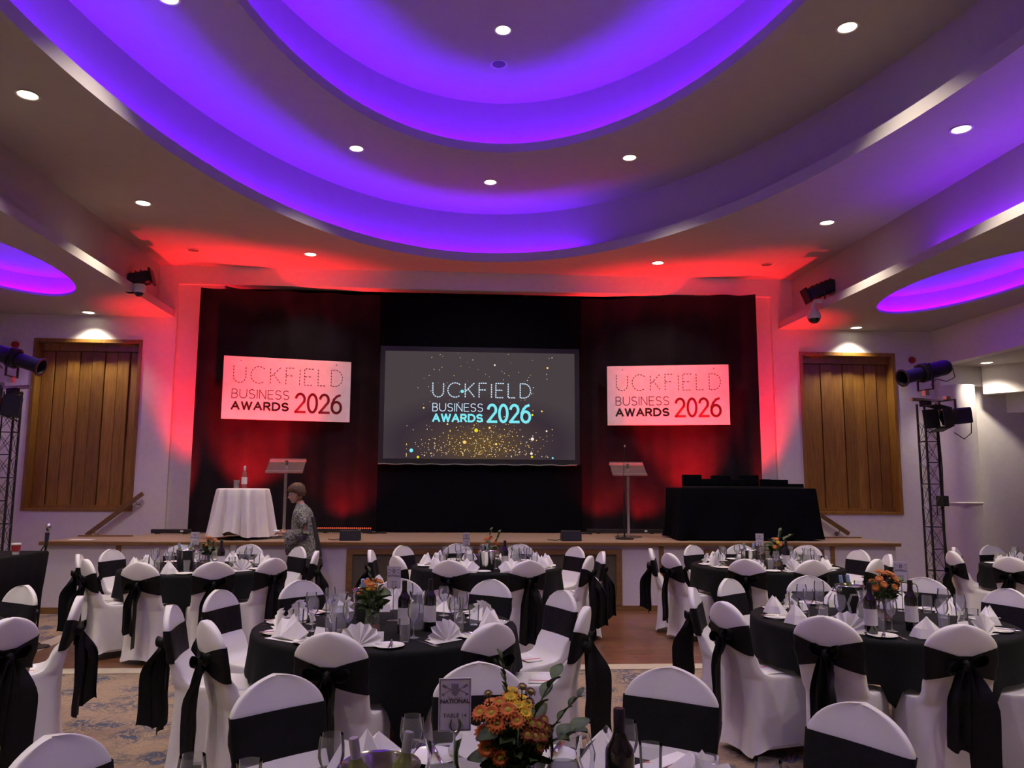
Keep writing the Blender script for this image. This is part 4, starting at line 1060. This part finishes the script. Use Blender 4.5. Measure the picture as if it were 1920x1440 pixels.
LOOPS = [(bow_loop(-1), bow_loop(1)), (bow_loop(-1,.075,.045), bow_loop(1,.08,.05)), (bow_loop(-1,.10,-.01), bow_loop(1,.10,.045))]
TAILS = [(sash_tail(-1,-.055,.20,.135,.026,.0), sash_tail(1,.05,.25,.14,.024,.0,1.0)), (sash_tail(-1,-.02,.14,.165,.032,.0), sash_tail(1,.06,.20,.15,.026,.0,1.2)), (sash_tail(-1,-.065,.28,.115,.024,.0), sash_tail(1,.04,.17,.17,.030,.0,.8))]
def chair(v):
    r = thing('banquet_chair', 'x', 'chair'); mobj('chair_cover', COVER, r); mobj('sash_band', BAND, r); mobj('sash_knot', KNOT, r)
    for m in LOOPS[v]: mobj('bow_loop', m, r)
    for m in TAILS[v]: mobj('sash_tail', m, r)
    return r
PROTO_CH = [None]*3
def place_chair(bx, by, cx, cy, v, label, group, twist=0.0):
    d = Vector((cx-bx, cy-by)).normalized(); a = atan2(d.y, d.x)-pi/2+twist
    back = .285
    loc = (bx-sin(a)*back, by+cos(a)*back, 0)
    if PROTO_CH[v] is None: PROTO_CH[v] = r = chair(v); r.location = loc; r.rotation_euler = (0, 0, a); r['label'] = label; r['group'] = group; return r
    return dup(PROTO_CH[v], loc, a, label, group)

# ================================================================ tables
TR = .80; TOP = .757
PH = {1: 'the table directly behind TABLE 14', 2: 'the stage-side table beside the woman', 3: 'the table below the projection screen', 4: 'the stage-side table below the trophies',
      5: 'the carpet table facing the trophies', 6: 'the table with the TABLE 14 sign', 7: 'the table beside the white column', 8: 'the table beside the black desk'}
CT = {1: (-.36,4.95), 2: (-2.52,8.33), 3: (.44,8.50), 4: (3.54,8.50), 5: (2.86,5.07), 6: (.15,1.93), 7: (6.88,8.35), 8: (-3.42,4.75)}
CH = {
 1: [(-1.51,5.40),(-1.07,5.92),(-.35,6.02),(.35,5.94),(.80,5.34),(.82,4.64),(.24,4.11),(-.55,3.88),(-1.23,4.23),(-1.59,4.74)],
 2: [(-3.58,8.65),(-3.64,8.07),(-3.34,7.56),(-2.75,7.27),(-2.11,7.33),(-1.66,7.68),(-1.67,9.04),(-1.39,8.48),(-3.06,9.29),(-2.31,9.40)],
 3: [(-.81,8.62),(-.51,9.22),(-.49,7.92),(.04,7.48),(.785,7.45),(1.52,9.11),(1.46,7.94),(1.69,8.45),(.14,9.57),(.90,9.50)],
 4: [(2.36,8.87),(2.39,8.26),(3.0,9.38),(2.97,7.61),(3.59,7.50),(3.63,9.48),(4.45,9.41),(4.73,8.71),(4.30,7.61),(4.74,8.15)],
 5: [(1.75,5.47),(1.74,4.82),(2.20,5.99),(2.91,6.16),(3.80,6.05),(2.11,4.28),(2.71,4.01),(4.00,5.38),(3.42,4.15),(3.93,4.66)],
 6: [(-.62,3.03),(.14,3.20),(.89,3.09),(1.37,2.57),(-1.09,2.34)],
 7: [(5.74,8.55),(6.14,9.09),(6.82,9.42),(5.90,7.86),(6.45,7.32)],
 8: [(-2.91,5.64),(-2.31,5.12),(-2.29,4.33),(-3.55,5.85)],
}
def side_of(a):
    return 'the stage side' if sin(a) > .55 else 'the side away from stage' if sin(a) < -.55 else 'the column side' if cos(a) > 0 else 'the desk side'
def side_ch(a):
    return 'backing the stage at' if sin(a) > .55 else 'facing the stage at' if sin(a) < -.55 else 'on the column side of' if cos(a) > 0 else 'on the desk side of'
LEGS = MB().cyl((0,0,0), (0,0,.72), .016, 8).mesh('leg', M['dsteel'])
TTOP = MB().lathe([(.001,.72),(TR-.02,.72),(TR-.005,.728),(TR-.005,.74),(TR-.02,.748),(.001,.748)], 64).mesh('tabletop', M['oak_edge'])
def round_table(i):
    cx, cy = CT[i]; r = thing('round_table', 'round folding table under black cloth, '+PH[i], 'table', (cx, cy, 0))
    mobj('tabletop', TTOP, r)
    for k in range(4): mobj('leg', LEGS, r, (.42*cos(pi/4+k*pi/2), .42*sin(pi/4+k*pi/2), 0))
    # cloth: drops further at the four corners of the square, rides up on the seats
    rnd = random.Random(i); rot = rnd.uniform(0, pi/2); n = 144
    angs = [atan2(by-cy, bx-cx) for bx, by in CH[i]]
    rings = []
    for k in range(12):
        ring = []
        for j in range(n):
            a = 2*pi*j/n
            hem = .46-.24*max(0, cos(2*(a-rot)))**3*1.0 if True else .4
            hem = .43-.20*abs(cos(2*(a-rot)))**4
            near = max([max(0, 1-abs((a-q+pi) % (2*pi)-pi)/.36) for q in angs]+[0]); near = min(1, near*3)
            hem = hem*(1-near)+max(hem, .515)*near
            if k == 0: q, z = .004, TOP
            elif k == 1: q, z = TR*.5, TOP
            elif k == 2: q, z = TR-.02, TOP
            elif k == 3: q, z = TR+.003, TOP-.006
            elif k == 4: q, z = TR+.008, TOP-.025
            else:
                u = (k-4)/7; z = TOP-.025-(TOP-.025-hem)*u
                q = TR+.008+.02*u+u*.020*(cos(13*a+i)+.6*cos(21*a+2*i))*(1-.5*near)
            ring.append((q*cos(a), q*sin(a), z))
        rings.append(ring)
    b = MB(); b.loft(rings, True, False); o = b.obj('tablecloth', M['cloth'], None, (cx, cy, 0), smooth=70); tag(o, 'black cloth draped over '+PH[i], 'tablecloth')
for i in CT: round_table(i)
k = 0
for i in CT:
    for q, (bx, by) in enumerate(CH[i]):
        place_chair(bx, by, *CT[i], (k*2+q*q) % 3, 'white black-sashed chair %s %s' % (side_ch(atan2(by-CT[i][1], bx-CT[i][0])), PH[i]), 'chairs around '+PH[i], random.uniform(-.10, .10)); k += 1

# ================================================================ tableware
def napkin_fan():
    b = MB(); n = 15; rows = [[], [], []]
    for i in range(n):
        a = radians(8+164*i/(n-1)); zig = .013 if i % 2 else -.007
        for k, rr in enumerate((.012, .065, .112+(.006 if i % 2 else -.003))):
            rows[k].append((rr*cos(a)*1.05, zig*(.3, .8, 1.2)[k]+.022*(k/2)*sin(a), .004+rr*sin(a)))
    b.grid(rows); b.add([(-.10,-.02,.002),(.10,-.02,.002),(.075,.10,.003),(-.075,.10,.003),(0,.02,.075)], [(0,1,2,3),(2,3,4)])
    return b.mesh('napkin', M['napkin'], smooth=0)
def napkin_lotus():
    A, B, L1, L2, Lb, Bl = (0,.02,.135), (0,-.075,.022), (-.062,-.012,.108), (-.132,.012,.045), (-.105,-.05,.003), (-.055,.065,.003)
    mr = lambda p: (-p[0], p[1], p[2])
    vs = [A, B, L1, L2, Lb, Bl, mr(L1), mr(L2), mr(Lb), mr(Bl), (-.03,.012,.098), (.03,.012,.098), (0,-.05,.004)]
    fs = [(0,10,1),(10,2,1),(2,4,1),(2,3,4),(0,5,10),(10,5,2),(2,5,3),(3,5,4),(0,1,11),(11,1,6),(6,1,8),(6,8,7),(0,11,9),(11,6,9),(6,7,9),(7,8,9),(0,9,5),(4,12,1),(12,8,1)]
    b = MB(); b.add(vs, fs); b.add([(-.12,-.085,.001),(.12,-.085,.001),(.10,.08,.001),(-.10,.08,.001)], [(0,1,2,3)]); return b.mesh('napkin', M['napkin'], smooth=0)
def napkin_cone():
    b = MB(); n = 9; top = []; bot = []; mid = []
    for i in range(n):
        a = radians(-20+220*i/(n-1)); q = 1+(.12 if i % 2 else -.08); bot.append((.085*q*cos(a), -.085*q*sin(a)+.03, .003)); mid.append((.062*q*cos(a), -.055*q*sin(a)+.02, .055)); top.append((.020*q*cos(a)+.012*(i-4)/4, -.016*q*sin(a)+.015, .125-.006*abs(i-4)))
    b.grid([bot, mid, top]); b.add([(-.085,.0,.002),(.085,.0,.002),(.06,.085,.002),(-.06,.085,.002),(0,.02,.115)], [(0,1,2,3),(0,4,3),(1,4,2),(2,4,3)]); return b.mesh('napkin', M['napkin'], smooth=0)
NAPS = [napkin_lotus(), napkin_fan(), napkin_cone()]
PLATE = MB().lathe([(.001,.006),(.055,.006),(.082,.014),(.084,.012),(.056,.0),(.001,.0)], 28).mesh('side_plate', M['china'], smooth=60)
GLASS = MB().lathe([(.001,.004),(.033,.001),(.034,.003),(.008,.009),(.0042,.02),(.0042,.085),(.012,.095),(.028,.112),(.036,.135),(.035,.165),(.031,.192)], 22).mesh('wine_glass', M['glass'], smooth=60)
TUMB = MB().lathe([(.001,.002),(.029,.0),(.034,.12)], 20).mesh('tumbler', M['glass'], smooth=50)
def cutlery(kind):
    b = MB()
    if kind == 'knife': b.bev(-.010, .010, -.11, .0, 0, .004, .001); b.bev(-.006, .006, 0, .10, 0, .005, .001)
    else:
        b.bev(-.005, .005, -.03, .10, 0, .004, .001); b.bev(-.012, .012, -.055, -.03, 0, .004, .001)
        for x in (-.0095, -.0032, .0032, .0095): b.box(x-.0017, x+.0017, -.10, -.055, 0, .003)
    return b.mesh(kind, M['steel'])
KNIFE, FORK = cutlery('knife'), cutlery('fork')
PCARD = MB(); PCARD.add([(-.045,-.018,0),(.045,-.018,0),(.045,0,.05),(-.045,0,.05),(-.045,.018,0),(.045,.018,0)], [(0,1,2,3),(3,2,5,4)]); PCARD = PCARD.mesh('place_card', M['paper'], smooth=0)
BOOK = MB().bev(-.074, .074, -.105, .105, 0, .004, .001).mesh('booklet_pages', M['paper'])
RIB = MB().box(-.076, .076, .045, .060, .0041, .0046).mesh('ribbon', M['ribbon'])
def put(name, me, label, cat, x, y, z, rz, group): return tag(mobj(name, me, None, (x, y, z), rz), label, cat, group)

CENTRES = []
def clash(x, y, rad): return any(hypot(x-a, y-b) < rad+c for a, b, c in CENTRES)
def jug(label, x, y, rz, z=TOP, group=None):
    r = thing('water_jug', label, 'jug', (x, y, z), rz, group)
    mobj('jug_body', JUG, r); mobj('water', JUGW, r); mobj('handle', JUGH, r); return r
JUG = MB().lathe([(.001,.004),(.05,0),(.056,.01),(.060,.07),(.052,.13),(.040,.165),(.040,.19),(.050,.225)], 24).mesh('jug_body', M['glass'], smooth=60)
JUGW = MB().lathe([(.001,.008),(.050,.010),(.0565,.07),(.050,.125),(.044,.145),(.001,.145)], 24).mesh('water', M['water'], smooth=60)
JUGH = MB().tube([(.05,0,.20),(.085,0,.20),(.105,0,.15),(.095,0,.09),(.06,0,.06)], .007, 8).mesh('handle', M['glass'])
P_RED = P_WHT = None
def red_bottle(label, x, y, group=None):
    global P_RED
    if P_RED is None: P_RED = bottle('wine_bottle', label, 'redwine', 'foil_dark'); P_RED.location = (x, y, TOP); r = P_RED; 
    else: r = dup(P_RED, (x, y, TOP), random.uniform(0, 6), label)
    if group: r['group'] = group
    return r
BUCK = MB().lathe([(.001,.003),(.068,.0),(.072,.006),(.092,.185),(.098,.192),(.095,.196),(.088,.188),(.070,.012),(.001,.010)], 32).mesh('bucket_body', M['steel'], smooth=50)
BHAND = MB().tube([(.09,-.03,.15),(.112,-.03,.155),(.118,0,.155),(.112,.03,.155),(.09,.03,.15)], .005, 6).mesh('handle', M['steel'])
ICE = MB().lathe([(.082,.150),(.06,.158),(.03,.152),(.001,.157)], 14).mesh('ice', M['water'], smooth=0)
def bucket(label, x, y, ph, foil, n=2):
    r = thing('ice_bucket', label, 'ice bucket', (x, y, TOP)); mobj('bucket_body', BUCK, r); mobj('handle', BHAND, r); mobj('handle', BHAND, r, rz=pi); mobj('ice', ICE, r)
    for k in range(n):
        s = -1 if k == 0 else 1
        bt = bottle('wine_bottle', ('pale capped' if k == 0 else 'second')+' wine bottle chilling in bucket on '+ph, 'greenglass', foil)
        bt.location = (x+s*.03, y+.005*s, TOP+.017); bt.rotation_euler = (0, s*radians(9), random.uniform(0, 3)); bt.scale = (.82,)*3
    CENTRES.append((x, y, .10))

# flowers
def daisy(m, rad, n=13):
    b = MB()
    for ly in (0, 1):
        for i in range(n):
            a = 2*pi*(i+.5*ly)/n; R = rad*(1-.22*ly); c, s = cos(a), sin(a); w_ = rad*.17
            p = lambda r_, t, z: (r_*c-t*s, r_*s+t*c, z)
            b.add([p(rad*.15, -w_*.5, .003+.004*ly), p(rad*.15, w_*.5, .003+.004*ly), p(R*.72, w_, .007+.006*ly), p(R, 0, .003+.007*ly), p(R*.72, -w_, .007+.006*ly)], [(0,1,2,3,4)])
    return b.mesh('flower_head', M[m], smooth=0)
DAISY = {'o': daisy('orange', .027), 'y': daisy('yellow', .022), 'r': daisy('rust', .021, 9), 'p': daisy('purple', .016, 9)}
FDISC = MB().ball((0,0,.006), .009, .009, .006, 10, 5).mesh('flower_disc', M['disc'])
def leafmesh(L, W, m):
    b = MB(); rows = []
    for i in range(7):
        u = i/6; w_ = W*sin(pi*min(1, u*.92+.06))**.8; rows.append([(v*w_, u*L, .12*L*sin(pi*u)-.10*abs(v)*w_*0) for v in (-1, 0, 1)])
        rows[-1][1] = (0, u*L, .12*L*sin(pi*u)-.006)
    b.grid(rows); return b.mesh('leaf', M[m], smooth=60)
LEAF1, LEAF2 = leafmesh(.075, .022, 'leaf'), leafmesh(.06, .024, 'leaf2')
VASE = MB().lathe([(.001,.003),(.038,.0),(.042,.01),(.042,.09),(.036,.115),(.038,.145)], 24).mesh('vase', M['glass'], smooth=50)
VBAND = MB().lathe([(.0428,.02),(.0432,.065)], 24).mesh('hessian_band', M['hessian'], smooth=50)
STEMS = MB()
for q in range(9): STEMS.tube([(.018*cos(q*2.4), .018*sin(q*2.4), .01), (.012*cos(q*2.4+2), .012*sin(q*2.4+2), .12), (.05*cos(q*.7), .05*sin(q*.7), .20)], .003, 5)
STEMS = STEMS.mesh('stems', M['stem'])
CORE = MB().ball((0,0,.215), .062, .062, .062, 12, 8)
def orient(o, d, spin=0.0):
    o.rotation_euler = Vector(d).to_track_quat('Z', 'Y').to_euler()
def bouquet(label, x, y, spec, leaves, seed, group=None, rz=0.0):
    r = thing('flower_arrangement', label, 'flowers', (x, y, TOP), rz, group); rnd = random.Random(seed)
    mobj('vase', VASE, r); mobj('hessian_band', VBAND, r); mobj('stems', STEMS, r)
    for kind, px, pz, py in spec:
        o = mobj('flower_head', DAISY[kind], r, (px, py, pz)); orient(o, (px*3+rnd.uniform(-.15,.15), py*4-.25, (pz-.20)*5+.15)); o.scale = (rnd.uniform(.85,1.1),)*3
        mobj('flower_disc', FDISC, o)
        MB().tube([(px, py, pz), (px*.6, py*.6, .17), (px*.15, py*.15, .11)], .0018, 4).obj('flower_stem', M['stem'], r)
    for i in range(leaves):
        a = rnd.uniform(0, 2*pi); h = rnd.uniform(.13, .25); rad = rnd.uniform(.015, .06)
        o = mobj('leaf', LEAF1 if rnd.random() < .7 else LEAF2, r, (rad*cos(a), rad*sin(a), h)); o.rotation_euler = (rnd.uniform(-.5, 1.0), rnd.uniform(-.9,.9), a-pi/2+rnd.uniform(-1.2,1.2)); o.scale = (rnd.uniform(.75, 1.15),)*3
    CENTRES.append((x, y, .07)); return r
def sprig(r, pts, n, m, L=1.0):
    b = MB(); b.tube(pts, .0022, 5); b.obj('sprig_stem', M['stem'], r)
    P = [Vector(p) for p in pts]
    for i in range(n):
        u = .35+.65*i/max(1, n-1); k = min(len(P)-2, int(u*(len(P)-1))); t = u*(len(P)-1)-k; p = P[k].lerp(P[k+1], min(1, t)); d = (P[k+1]-P[k]).normalized()
        o = mobj('sprig_leaf', m, r, tuple(p)); s = 1 if i % 2 else -1
        o.rotation_euler = (radians(50)*d.z, 0, atan2(d.y, d.x)-pi/2+s*.8); o.scale = (L,)*3
# near bouquet, laid out head by head
NEAR = [('o',-.085,.281,-.03),('o',-.057,.284,-.05),('o',-.036,.305,-.03),('o',-.016,.292,-.055),('o',.004,.272,-.07),('o',-.078,.236,-.04),('o',-.070,.205,-.055),('o',-.036,.185,-.065),('o',-.045,.262,-.06),
        ('y',-.008,.312,-.02),('y',.010,.300,-.045),('y',.026,.284,-.055),('y',.034,.296,-.02),('y',.000,.318,.02),
        ('r',.040,.262,-.06),('r',.058,.255,-.05),('r',.048,.235,-.07),('r',.066,.230,-.055),('r',.075,.262,-.03),('r',.080,.240,-.03),('r',.058,.208,-.06),('r',.074,.205,-.04),('r',.088,.215,.0),('r',.030,.240,-.075),
        ('p',.024,.332,.0),('p',.045,.320,.0),('p',.040,.298,-.01),('p',-.064,.318,.0),('o',.0,.30,.05),('o',-.05,.28,.06),('r',.06,.26,.06),('y',.03,.29,.05)]
rb = bouquet('orange and yellow chrysanthemum bouquet beside the TABLE 14 sign', .18, 2.09, NEAR, 90, 3)
sprig(rb, [(-.01,0,.22),(-.015,-.01,.32),(-.022,-.01,.37),(-.030,-.01,.415)], 7, LEAF1, .36)
sprig(rb, [(.03,0,.2),(.06,-.01,.28),(.085,-.01,.33),(.105,-.01,.36)], 4, LEAF2, .85)
sprig(rb, [(.05,0,.18),(.10,-.01,.235),(.14,-.01,.285),(.17,-.01,.315)], 6, LEAF1, .45)
sprig(rb, [(.05,-.02,.17),(.09,-.03,.21),(.13,-.03,.225),(.155,-.03,.235)], 4, LEAF2, 1.1)
def ball_spec(seed, kinds, n, w_=.075, z0=.20, z1=.31):
    rnd = random.Random(seed); out = []
    for i in range(n):
        a = rnd.uniform(0, 2*pi); e = rnd.uniform(.1, 1.4); out.append((rnd.choice(kinds), w_*cos(a)*cos(e), z0+(z1-z0)*sin(e), w_*sin(a)*cos(e)))
    return out
b2 = bouquet('orange flower bouquet with small red heads on '+PH[1], -.42, 4.62, ball_spec(21, 'ooorry', 15), 40, 21)
sprig(b2, [(0,0,.2),(-.01,0,.3),(-.02,0,.36)], 5, LEAF1, .5)
b3 = bouquet('orange flower bouquet with white sprig leaves on '+PH[5], 2.88, 5.02, ball_spec(22, 'ooo', 18, .09), 40, 22)
sprig(b3, [(.03,0,.19),(.10,0,.25),(.16,0,.24)], 7, LEAF2, 1.0)
b4 = bouquet('bright orange flower bouquet on '+PH[3], .46, 8.30, ball_spec(23, 'ooor', 15), 34, 23); sprig(b4, [(.03,0,.2),(.08,0,.3),(.10,0,.36)], 6, LEAF2, .7); sprig(b4, [(0,0,.2),(0,0,.33),(.01,0,.38)], 4, LEAF1, .7)
b5 = bouquet('leafy bouquet with few orange heads on '+PH[4], 3.55, 8.25, ball_spec(24, 'oyr', 9), 50, 24); sprig(b5, [(.03,0,.2),(.10,0,.30),(.17,0,.34)], 7, LEAF1, .8); sprig(b5, [(.02,0,.2),(.04,0,.32),(.05,0,.38)], 6, LEAF1, .8)
b6 = bouquet('rust and orange flower bouquet on '+PH[2], -2.42, 8.20, ball_spec(25, 'orr', 13), 36, 25)

# table signs
def text_mesh(txt, size, m, bold=0.0):
    cu = bpy.data.curves.new('txt', 'FONT'); cu.body = txt; cu.size = size; cu.align_x = 'CENTER'; cu.offset = bold
    o = bpy.data.objects.new('tmp_text', cu); link(o); dg = bpy.context.evaluated_depsgraph_get(); dg.update()
    me = bpy.data.meshes.new_from_object(o.evaluated_get(dg)); bpy.data.objects.remove(o, do_unlink=True)
    me.materials.clear(); me.materials.append(m); return me
def sign(label, x, y, rz, full):
    r = thing('table_sign', label, 'sign', (x, y, TOP), rz)
    MB().lathe([(.001,0),(.035,0),(.035,.006),(.008,.010),(.001,.010)], 20).obj('base', M['steel'], r)
    MB().cyl((0,0,.008), (0,0,.205), .003, 8).obj('rod', M['steel'], r)
    b = MB(); b.tube([(-.011,-.003,.238),(-.014,-.003,.222),(-.009,-.003,.208),(0,-.003,.203),(.009,-.003,.208),(.014,-.003,.222),(.011,-.003,.238)], .004, 8); b.obj('clip', M['steel'], r)
    w_, h_, z0 = .044, .138, .205
    c = MB().bev(-w_, w_, .001, .004, z0, z0+h_, .0008).obj('card', M['cardp'], r)
    y_ = .0004; t = .0012
    b = MB()
    for x0, x1, a, bb in ((-w_+.003,w_-.003,.003,.003+t),(-w_+.003,w_-.003,h_-.003-t,h_-.003),(-w_+.003,-w_+.003+t,.003,h_-.003),(w_-.003-t,w_-.003,.003,h_-.003)): b.add([(x0,y_,z0+a),(x1,y_,z0+a),(x1,y_,z0+bb),(x0,y_,z0+bb)], [(0,1,2,3)])
    b.obj('printed_border', M['ink'], c, smooth=0)
    b = MB(); zc = z0+.108    # shield with stripes between two crossed clubs
    for k in range(4):
        xx = -.0075+k*.005; lo = .016-(.004 if k in (0,3) else 0); b.add([(xx-.0018,y_,zc-lo),(xx+.0018,y_,zc-lo),(xx+.0018,y_,zc+.016),(xx-.0018,y_,zc+.016)], [(0,1,2,3)])
    for s in (-1, 1):
        b.add([(s*.009,y_,zc-.001),(s*.009,y_,zc+.001),(s*.034,y_,zc+.013),(s*.034,y_,zc+.011)], [(0,1,2,3)])
        b.add([(s*.009,y_,zc+.002),(s*.009,y_,zc),(s*.034,y_,zc-.013),(s*.034,y_,zc-.011)], [(0,1,2,3)])
        b.add([(s*.026,y_,zc+.004),(s*.036,y_,zc+.010),(s*.031,y_,zc+.015),(s*.021,y_,zc+.008)], [(0,1,2,3)]); b.add([(s*.030,y_,zc-.016),(s*.037,y_,zc-.013),(s*.034,y_,zc-.009),(s*.028,y_,zc-.012)], [(0,1,2,3)])
    tag(b.obj('emblem', M['inkgrey'], c, smooth=0), kind='stuff')
    rot = (radians(90), 0, 0)
    mobj('printed_name', text_mesh('East Sussex', .0085, M['inkgrey']), c, (0, y_, z0+.085), rot=rot)
    mobj('printed_word', text_mesh('NATIONAL', .0155, M['ink'], .0004), c, (0, y_, z0+.073), rot=rot)
    mobj('printed_table', text_mesh('TABLE 14' if full else 'TABLE', .0155, M['ink']), c, (0, y_, z0+.036), rot=rot)
    CENTRES.append((x, y, .04)); return r
sign('small framed card on stand reading TABLE 14', .03, 2.17, radians(4), True)
sign('small framed table card on stand on '+PH[1], -.33, 5.06, radians(-6), False)
sign('small framed table card on stand on '+PH[5], 3.20, 5.35, radians(-20), False)
sign('small framed table card on stand on '+PH[3], .22, 8.52, radians(25), False)
sign('small framed table card on stand on '+PH[4], 3.50, 8.55, radians(-12), False)
sign('small framed table card on stand on '+PH[2], -2.68, 8.55, radians(10), False)

bucket('steel ice bucket holding bottles on '+PH[6], -.15, 1.97, PH[6], 'foil_grey')
bucket('steel ice bucket holding bottles on '+PH[5], 2.78, 5.27, PH[5], 'foil_blue')
bucket('steel ice bucket holding bottles on '+PH[4], 3.24, 8.20, PH[4], 'foil_blue')
bucket('steel ice bucket holding bottles on '+PH[3], .42, 8.02, PH[3], 'foil_blue')
bucket('steel ice bucket holding bottles on '+PH[2], -2.62, 8.10, PH[2], 'foil_blue')
bucket('steel ice bucket holding bottles on '+PH[1], -.50, 5.12, PH[1], 'foil_blue')
G = 'red wine bottles on the round tables'
for i, x, y, w_ in ((6,.445,2.02,'black capped'),(1,-.24,4.66,'shorter looking'),(1,-.09,4.74,'labelled'),(5,2.84,4.66,'labelled'),(5,2.52,4.55,'dark'),(3,.60,7.98,'dark labelled'),(4,3.58,8.06,'dark labelled'),(2,-2.22,7.92,'dark labelled')):
    red_bottle('%s red wine bottle standing on %s' % (w_, PH[i]), x, y, G); CENTRES.append((x, y, .045))
for i, x, y, rz, w_ in ((6,.0,2.07,2.6,'lidded'),(6,.315,2.09,.6,'clear'),(1,-.17,4.80,2.5,'clear'),(1,-.62,4.72,2.0,'full'),(5,2.60,4.74,3,'clear'),(3,.24,8.17,3.4,'clear'),(3,.72,8.12,0,'full'),(4,3.80,8.05,0,'clear'),(2,-2.72,8.36,1,'clear')):
    jug('%s glass water jug standing on %s' % (w_, PH[i]), x, y, rz); CENTRES.append((x, y, .07))

FAR = {2, 3, 4, 7}
for i in CT:
    if i == 8: continue
    cx, cy = CT[i]; rnd = random.Random(50+i); ph = PH[i]
    for q, (bx, by) in enumerate(CH[i]):
        a = atan2(by-cy, bx-cx)
        def at(r_, da): return cx+r_*cos(a+da), cy+r_*sin(a+da)
        rz = a+pi/2; ps = side_of(a)+' of '+ph
        x, y = at(.655, rnd.uniform(-.03, .03)); put('napkin', NAPS[(q*2+i+(q*q) % 3) % 3], 'folded white napkin on '+ps, 'napkin', x, y, TOP+.001, rz+rnd.uniform(-.35,.35), 'napkins on '+ph); CENTRES.append((x, y, .05))
        x, y = at(.67, .27); put('side_plate', PLATE, 'white side plate on '+ps, 'plate', x, y, TOP+.0005, 0, 'side plates on '+ph)
        if i not in FAR:
            put('knife', KNIFE, 'steel knife on '+ps, 'knife', x+.01, y, TOP+.016, rz+.2, 'knives on '+ph)
            x, y = at(.66, -.20); put('fork', FORK, 'steel fork on '+ps, 'fork', x, y, TOP+.001, rz+rnd.uniform(-.05,.05), 'forks on '+ph)
            x, y = at(.50, .13)
            if not clash(x, y, .03): put('place_card', PCARD, 'white place card on '+ps, 'place card', x, y, TOP+.001, rz+rnd.uniform(-.3,.3), 'place cards on '+ph)
        if i == 6: continue
        for da, r_ in ((-.22,.47), (-.34,.40), (-.12,.38)):
            x, y = at(r_, da)
            if not clash(x, y, .036): put('wine_glass', GLASS, 'stemmed wine glass on '+ps, 'glass', x, y, TOP+.001, 0, 'wine glasses on '+ph); CENTRES.append((x, y, .036)); break
        for da, r_ in ((-.36,.54), (.10,.42), (-.42,.48)):
            x, y = at(r_, da)
            if not clash(x, y, .034): put('tumbler', TUMB, 'clear tumbler on '+ps, 'glass', x, y, TOP+.001, 0, 'tumblers on '+ph); CENTRES.append((x, y, .034)); break
for x, y in ((-.30,2.20),(-.09,2.36),(.52,2.28),(-.62,2.05),(.80,1.95)): put('wine_glass', GLASS, 'stemmed wine glass on '+side_of(atan2(y-CT[6][1], x-CT[6][0]))+' of '+PH[6], 'glass', x, y, TOP+.001, 0, 'wine glasses on '+PH[6])
for x, y in ((.30,2.44),(.60,2.31),(.73,2.20),(-.52,2.22)): put('tumbler', TUMB, 'clear tumbler on '+side_of(atan2(y-CT[6][1], x-CT[6][0]))+' of '+PH[6], 'glass', x, y, TOP+.001, 0, 'tumblers on '+PH[6])
# programmes on the chair seats and the near plate
def booklet(x, y, z, rz, label, group=None):
    r = thing('booklet', label, 'booklet', (x, y, z), rz, group); mobj('pages', BOOK, r); mobj('ribbon', RIB, r)
for i, qs in ((1, (4,5,7)), (5, (0,1,6)), (8, (1,)), (2, (2,3)), (3, (6,7)), (4, (0,1))):
    for q in qs:
        bx, by = CH[i][q]; cx, cy = CT[i]; d = Vector((cx-bx, cy-by)).normalized(); booklet(bx+d.x*.25, by+d.y*.25, .484, atan2(d.y, d.x)+.1, 'white programme with red ribbon on a chair seat at '+PH[i], 'programmes on chair seats')
booklet(.72, 2.47, TOP+.003, 2.2, 'white programme with red ribbon lying on the TABLE 14 cloth')
